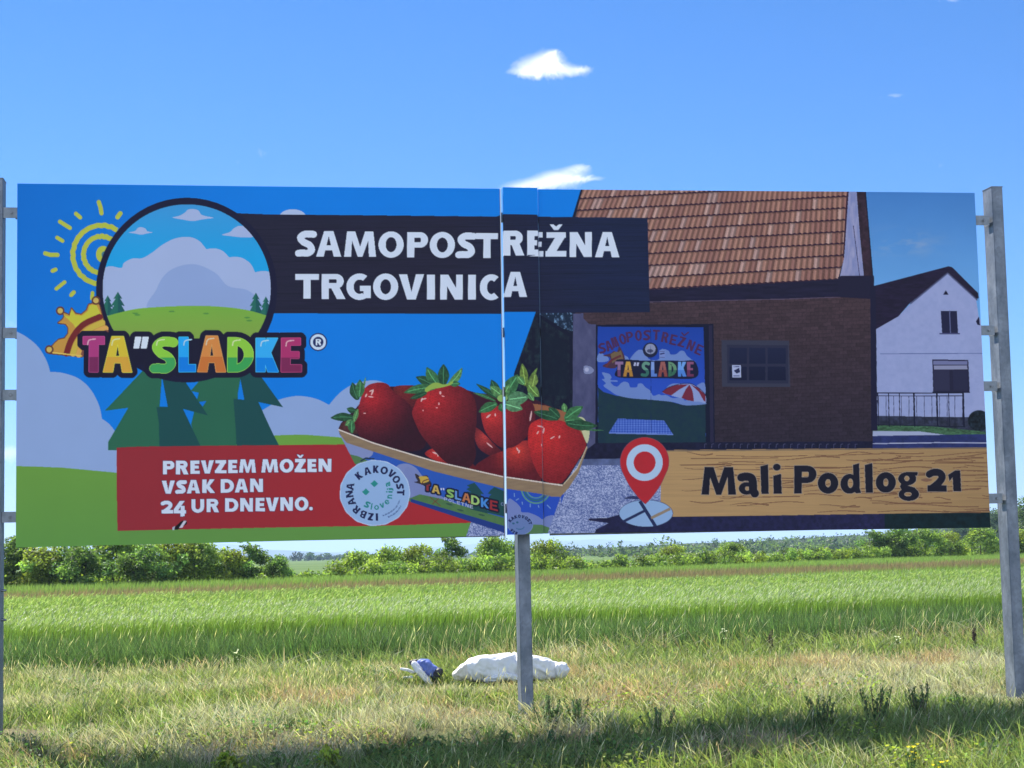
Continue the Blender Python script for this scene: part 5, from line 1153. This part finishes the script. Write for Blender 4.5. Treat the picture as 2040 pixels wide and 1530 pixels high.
# woodland on the rise
B = Batch(); cc = []; rr = []; cols = []
def hillz(px): return np.interp(px, [900, 1100, 1200, 1350, 1500, 1650, 1800, 1950, 2050, 2200, 2600], [0, 1.5, 3, 5, 7, 9, 12, 20, 26, 32, 40])
wood = []
for k in range(900):
    px_ = rng.uniform(1080, 2500); d = rng.uniform(420, 930); t = (d-420)/510
    x = px2x(px_, d); topy = np.interp(px_, [1080, 1180, 1260, 1400, 1500, 1620, 1750, 1850, 1930, 2000, 2050, 2500], [1096, 1087, 1086, 1077, 1070, 1064, 1060, 1050, 1034, 1016, 1004, 960])
    ztop = hgt(px_, topy, d)*(.55+.45*t)*(.86+.2*rng.random()); hh = rng.uniform(5, 9); con = rng.random() < .30
    wood.append((x, d, max(ztop, 2.5), hh, con))
for x, d, zt, hh, con in wood:
    m = 7; zc = zt-hh*.5
    for j in range(m):
        f = j/(m-1)
        if con: cc.append((x+rng.normal(0, .3), d, zt-hh*.9*f)); rr.append(.5+1.5*f); cols.append((.035, .06, .03))
        else: cc.append((x+rng.normal(0, hh*.22), d+rng.normal(0, hh*.2), zc+rng.normal(0, hh*.2))); rr.append(hh*.26); cols.append((.085, .13, .04))
cc = np.array(cc); rr = np.array(rr); cols = np.array(cols); isc = cols[:, 0] < .05
B.add(*leaves(cc[~isc], rr[~isc], 100000, .55, (.085, .13, .042))); B.add(*leaves(cc[isc], rr[isc], 38000, .5, (.035, .062, .034)))
tag(B.obj('woodland', LEAF), 'distant mixed woodland on the low rise to the right', 'woodland', kind='stuff')
# thin tree belt far across the plain on the left
B = Batch(); k_ = 420; px_ = rng.uniform(-900, 1150, k_); d_ = rng.uniform(900, 1500, k_); zt_ = rng.uniform(1.6, 3.2, k_)*np.where(rng.random(k_) < .12, 1.5, 1)
cc = np.c_[px2x(px_, d_), d_, zt_*.55]; B.add(*leaves(np.r_[cc, cc+rng.normal(0, 4, cc.shape)*(1, 1, .1)], np.r_[zt_*.8, zt_*.6], 26000, .9, (.05, .085, .035)))
tag(B.obj('tree_belt', LEAF), 'thin dark tree belt far across the plain, seen in the gap of the hedge', 'tree belt', kind='stuff')
# near trees behind the hedge on the right, and behind the hedge in the middle
for px_, d_, sc_, sz_, lb in ((2046, 210, 1.5, 1.25, 'tall dark tree at the right edge of the picture, above the hedge'), (1985, 330, 1.9, 1.5, 'big green tree behind the foot of the right post bracket'), (1905, 380, 1.7, 1.15, 'rounded green tree above the hedge between board corner and right post')):
    x_, y_ = at(px_, d_); shrub('forest', x_, y_, sc_, sz_, lb, 'trees behind the hedge on the right', 'tree', 'tree')

# ------------------------------------------------------------------ weeds near the posts
def weed(x, y, h, n, lw, col, label, group='leafy weeds in the verge', name='weed', cat='weed', spread=.16, flower=None):
    o = empty(name, (x, y, float(gz_(x, y))), label, cat, group); b = Batch(); stm = MB()
    for s in range(n):
        a = rng.uniform(0, 6.28); hx = h*rng.uniform(.55, 1.05); ex, ey = math.cos(a)*spread*rng.random(), math.sin(a)*spread*rng.random()
        P0 = np.array((ex*.3, ey*.3, -.03)); P1 = np.array((ex, ey, hx)); stm.tube([tuple(P0), tuple((P0+P1)/2+rng.normal(0, .01, 3)), tuple(P1)], .004, 5, .002)
        m = int(16+hx*50)
        t = rng.uniform(.12, 1, m)[:, None]; C = P0+(P1-P0)*t
        az = rng.uniform(0, 6.28, m); d = np.c_[np.cos(az), np.sin(az), rng.uniform(-.15, .8, m) if lw > .012 else rng.uniform(.5, 2.2, m)]; d /= np.linalg.norm(d, axis=1)[:, None]
        L = (max(lw*2.6, .06 if lw < .012 else .04)*(1.1-.5*t[:, 0])*rng.uniform(.7, 1.2, m))[:, None]; sd = np.cross(d, (0, 0, 1)); sd /= np.linalg.norm(sd, axis=1)[:, None]
        tip = C+d*L; mid = C+d*L*.5+np.array([0, 0, .012]); wv = sd*lw*.5
        A = np.stack([C, mid-wv, tip-np.array([0, 0, .02]), mid+wv], 1).reshape(-1, 3); b.add(A, np.arange(m)[:, None]*4+np.array([[0, 1, 2, 3]]), None, np.repeat(cvar(col, m, .2, .08), 4, 0))
    b.obj('foliage', LEAF, o); stm.build('stem', BARK if flower is None else STEM, o)
    if flower:
        f = Batch()
        for s in range(flower[1]):
            c = np.array((rng.normal(0, .022), rng.normal(0, .02), h*(.62+.42*rng.random()))); m = 7; az = np.arange(m)*6.28/m; r = .010
            A = []; 
            for a_ in az: A += [c, c+np.array((math.cos(a_-.3)*r, math.sin(a_-.3)*r, .008)), c+np.array((math.cos(a_)*r*1.5, math.sin(a_)*r*1.5, .012)), c+np.array((math.cos(a_+.3)*r, math.sin(a_+.3)*r, .008))]
            f.add(np.array(A), np.arange(m)[:, None]*4+np.array([[0, 1, 2, 3]]), None, np.repeat(cvar(flower[0], m, .08, .03), 4, 0))
        f.obj('blossom', LEAF, o)
    return o
STEM = noise_mat('green_stem', [(.3, (.07, .12, .03)), (.7, (.14, .2, .06))], 20, .7, .2)
def gp(px, py):                # ground point seen at a photograph position
    d = fwd*3558.7+rt*(px-1020)+up*(765-py); t = -CAM_H/d.z; return d.x*t, d.y*t
DG, MG, YG = (.11, .185, .08), (.12, .19, .06), (.30, .38, .05)
for px_, py_, h_, n_, lw_, c_, lb in ((1092, 1446, .24, 15, .011, DG, 'dark leafy weed crowding the right foot of the centre post'), (1150, 1442, .20, 14, .011, DG, 'dark weed one step right of the centre post'),
        (1000, 1400, .10, 8, .03, YG, 'yellow-green low weed left of the centre post'), (1005, 1470, .16, 9, .022, MG, 'weed in front of the centre post in the shade'),
        (1745, 1440, .30, 14, .011, DG, 'tall dark weed in front of the pale straw, right of middle'), (1635, 1450, .26, 14, .011, DG, 'upright dark weed between the centre and right posts'),
        (1830, 1432, .28, 15, .011, DG, 'spiky dark weed left of the right post'), (1905, 1420, .20, 8, .022, MG, 'green weed at the left foot of the right post'),
        (1310, 1450, .22, 15, .011, DG, 'dark weed in the shade right of the centre post'), (1420, 1462, .18, 8, .02, MG, 'small weed in the shade midway to the right post'),
        (460, 1500, .16, 12, .034, YG, 'broad-leaved yellow-green weed low in the left foreground'), (560, 1505, .17, 12, .03, MG, 'broad-leaved weed right of the yellow-green one'),
        (650, 1500, .18, 12, .03, YG, 'bright broad-leaved weed above the shadow edge'), (100, 1515, .17, 9, .028, MG, 'leafy weed in the bottom left corner'), (760, 1490, .15, 10, .026, MG, 'leafy weed on the shadow edge below the blue bundle'),
        (850, 1475, .18, 9, .022, DG, 'dark leafy weed in the shade left of the centre post'), (1565, 1470, .16, 14, .011, DG, 'low dark weed in the deepest shade'), (1105, 1470, .18, 8, .02, DG, 'dark weed in the shadow in front of the centre post'),
        (1200, 1480, .16, 8, .02, MG, 'low green weed in the shadow, middle foreground')):
    x_, y_ = gp(px_, py_); weed(x_, y_, h_, n_, lw_, c_, lb)
for px_, py_, h_, lb in ((1820, 1552, .24, 'yellow-flowered plant at the bottom right, taller one'), (1872, 1568, .17, 'small yellow-flowered plant at the bottom edge right')):
    x_, y_ = gp(px_, py_); weed(x_, y_, h_, 4, .014, MG, lb, 'yellow wildflowers', 'wildflower', 'flower', .04, ((.75, .62, .03), 12))
for px_, py_, h_, lb in ((1940, 1300, .38, 'dry dark brown dock plant standing near the right post'), (1480+55, 1302, .30, 'dark seeded stalk left of the address board end')):
    x_, y_ = gp(px_, py_); weed(x_, y_, h_, 7, .016, (.085, .06, .055), lb, 'dry dark seeded plants', 'dock_plant', 'plant', .06)
for px_, py_, lb in ((470, 1345, 'cluster of small white flowers in the left verge'), (1445, 1300, 'white flower tuft in the verge right of the centre post'), (1790, 1318, 'white flower cluster in the verge near the right post')):
    x_, y_ = gp(px_, py_); weed(x_, y_, .30, 4, .010, MG, lb, 'white wildflowers', 'wildflower', 'flower', .10, ((.75, .78, .74), 9))

# ------------------------------------------------------------------ dumped bundles on the verge
def cloth_mat(name, a, b, rough=.55):
    return noise_mat(name, [(.3, a), (.7, b)], 5, rough, .3, bump=.25)
WHITE = cloth_mat('white_sheeting', (.74, .74, .74), (.84, .84, .84)); CREAM = cloth_mat('soiled_sheeting', (.60, .55, .44), (.76, .73, .66)); BLUE = cloth_mat('blue_sheeting', (.10, .15, .42), (.16, .22, .55)); BLACK = cloth_mat('black_sheeting', (.02, .02, .03), (.05, .05, .06))
def crumple(name, mat, parent, path, rad, seed, nu=90, nv=44, amp=.22, flat=.8, sharp=1.0):
    """a crumpled closed roll following a path with radii"""
    P = np.array(path, float); t = np.linspace(0, len(P)-1, nu); C = np.stack([np.interp(t, np.arange(len(P)), P[:, k]) for k in range(3)], 1); R = np.interp(t, np.arange(len(P)), rad)
    R = R*np.sqrt(np.clip(1-np.clip((np.linspace(-1, 1, nu)**14), 0, 1), .02, 1))
    d = np.gradient(C, axis=0); d /= np.linalg.norm(d, axis=1)[:, None]; s = np.cross(d, (0, 0, 1.)); s /= np.linalg.norm(s, axis=1)[:, None]; u = np.cross(s, d)
    V = []
    for i in range(nu):
        a = np.linspace(0, 2*np.pi, nv, endpoint=False); ca, sa = np.cos(a), np.sin(a)
        f1 = fbm(ca*1.5+i*.05+seed*9, sa*1.5+50, seed, 3); f2 = 1-np.abs(2*vnoise(ca*1.7+i*.11*sharp+seed, sa*1.7+9+i*.05, seed+3)-1); f3 = 1-np.abs(2*vnoise(ca*3.6+i*.22+seed, sa*3.6+i*.1, seed+5)-1)
        sq = (np.abs(ca)**3+np.abs(sa)**3)**(-1/3)
        r = R[i]*(.94*sq)*(1+amp*1.2*(f1-.5)+amp*.9*(f2-.6)+amp*.45*(f3-.6))
        V.append(C[i]+np.outer(ca*r, s[i])+np.outer(sa*r*flat, u[i]))
    V = np.concatenate(V); i = np.arange(nu-1)[:, None]*nv; j = np.arange(nv)[None]; jn = (j+1) % nv
    F = np.stack([i+j, i+jn, i+nv+jn, i+nv+j], -1).reshape(-1, 4)
    V = np.r_[V, [C[0]-d[0]*R[0]*.3], [C[-1]+d[-1]*R[-1]*.3]]; n0 = nu*nv
    T = np.r_[[[n0, (k+1) % nv, k] for k in range(nv)], [[n0+1, (nu-1)*nv+k, (nu-1)*nv+(k+1) % nv] for k in range(nv)]]
    me = mesh_np(name, V, F, T, mat, smooth=True); return bmesh_obj(name, me, parent)
x_, y_ = gp(1020, 1362)
wb = empty('sheeting_bundle', (x_, y_, 0), 'long white crumpled bundle of sheeting lying in the grass behind the centre post', 'bundle')
crumple('roll', WHITE, wb, [(-.50, .02, .155), (-.3, .0, .16), (0, 0, .17), (.12, .02, .17), (.35, .03, .145), (.52, .03, .12)], [.145, .155, .16, .165, .13, .105], 2, 120, 56, amp=.22, flat=.92, sharp=1.0)
crumple('loose_end', CREAM, wb, [(-.62, -.05, .08), (-.52, -.03, .13), (-.42, .0, .17), (-.36, .0, .17)], [.06, .10, .12, .09], 5, 50, 36, .3)
crumple('fold', WHITE, wb, [(-.30, -.13, .05), (-.05, -.17, .09), (.15, -.15, .05)], [.03, .05, .03], 21, 60, 30, .5)
crumple('fold', WHITE, wb, [(.46, .0, .12), (.53, .0, .13), (.59, .0, .09)], [.10, .11, .07], 8, 40, 30, .2)
x_, y_ = gp(842, 1362)
bb = empty('sheeting_bundle', (x_, y_, 0), 'small crumpled bundle of blue, black and white sheeting left of the white one', 'bundle')
crumple('blue_fold', BLUE, bb, [(-.06, 0, .23), (.03, 0, .19), (.12, .0, .12), (.16, .0, .06)], [.05, .09, .085, .05], 11, 60, 36, .25)
crumple('black_fold', BLACK, bb, [(-.14, .04, .22), (-.05, .04, .23)], [.03, .04], 12, 30, 24, .3); crumple('black_fold', BLACK, bb, [(.10, -.02, .05), (.17, -.02, .12), (.20, 0, .10)], [.05, .07, .04], 13, 40, 24, .3)
crumple('white_fold', WHITE, bb, [(-.10, -.06, .24), (-.03, -.09, .14), (.06, -.10, .04), (.10, -.11, -.02)], [.035, .05, .04, .025], 14, 50, 24, .25)
crumple('white_fold', WHITE, bb, [(-.24, -.02, .165), (-.16, -.03, .15), (-.08, -.02, .12)], [.018, .022, .02], 15, 30, 16, .2); crumple('white_fold', WHITE, bb, [(-.21, -.04, .07), (-.10, -.04, .075)], [.012, .02], 16, 24, 16, .2)

# ------------------------------------------------------------------ air
hx = MB(); hx.box((-15500, -500, -3), (15500, 18500, 230))
hm = bpy.data.materials.new('haze'); hm.use_nodes = True; t_ = hm.node_tree; t_.nodes.clear(); ou = t_.nodes.new('ShaderNodeOutputMaterial'); pv = t_.nodes.new('ShaderNodeVolumePrincipled')
pv.inputs['Color'].default_value = (.50, .70, 1.0, 1); pv.inputs['Density'].default_value = 1.5e-4; pv.inputs['Anisotropy'].default_value = .2; t_.links.new(pv.outputs[0], ou.inputs['Volume'])
HZ = hx.build('haze', hm); tag(HZ, 'thin blue summer haze over the fields', 'haze', kind='stuff')
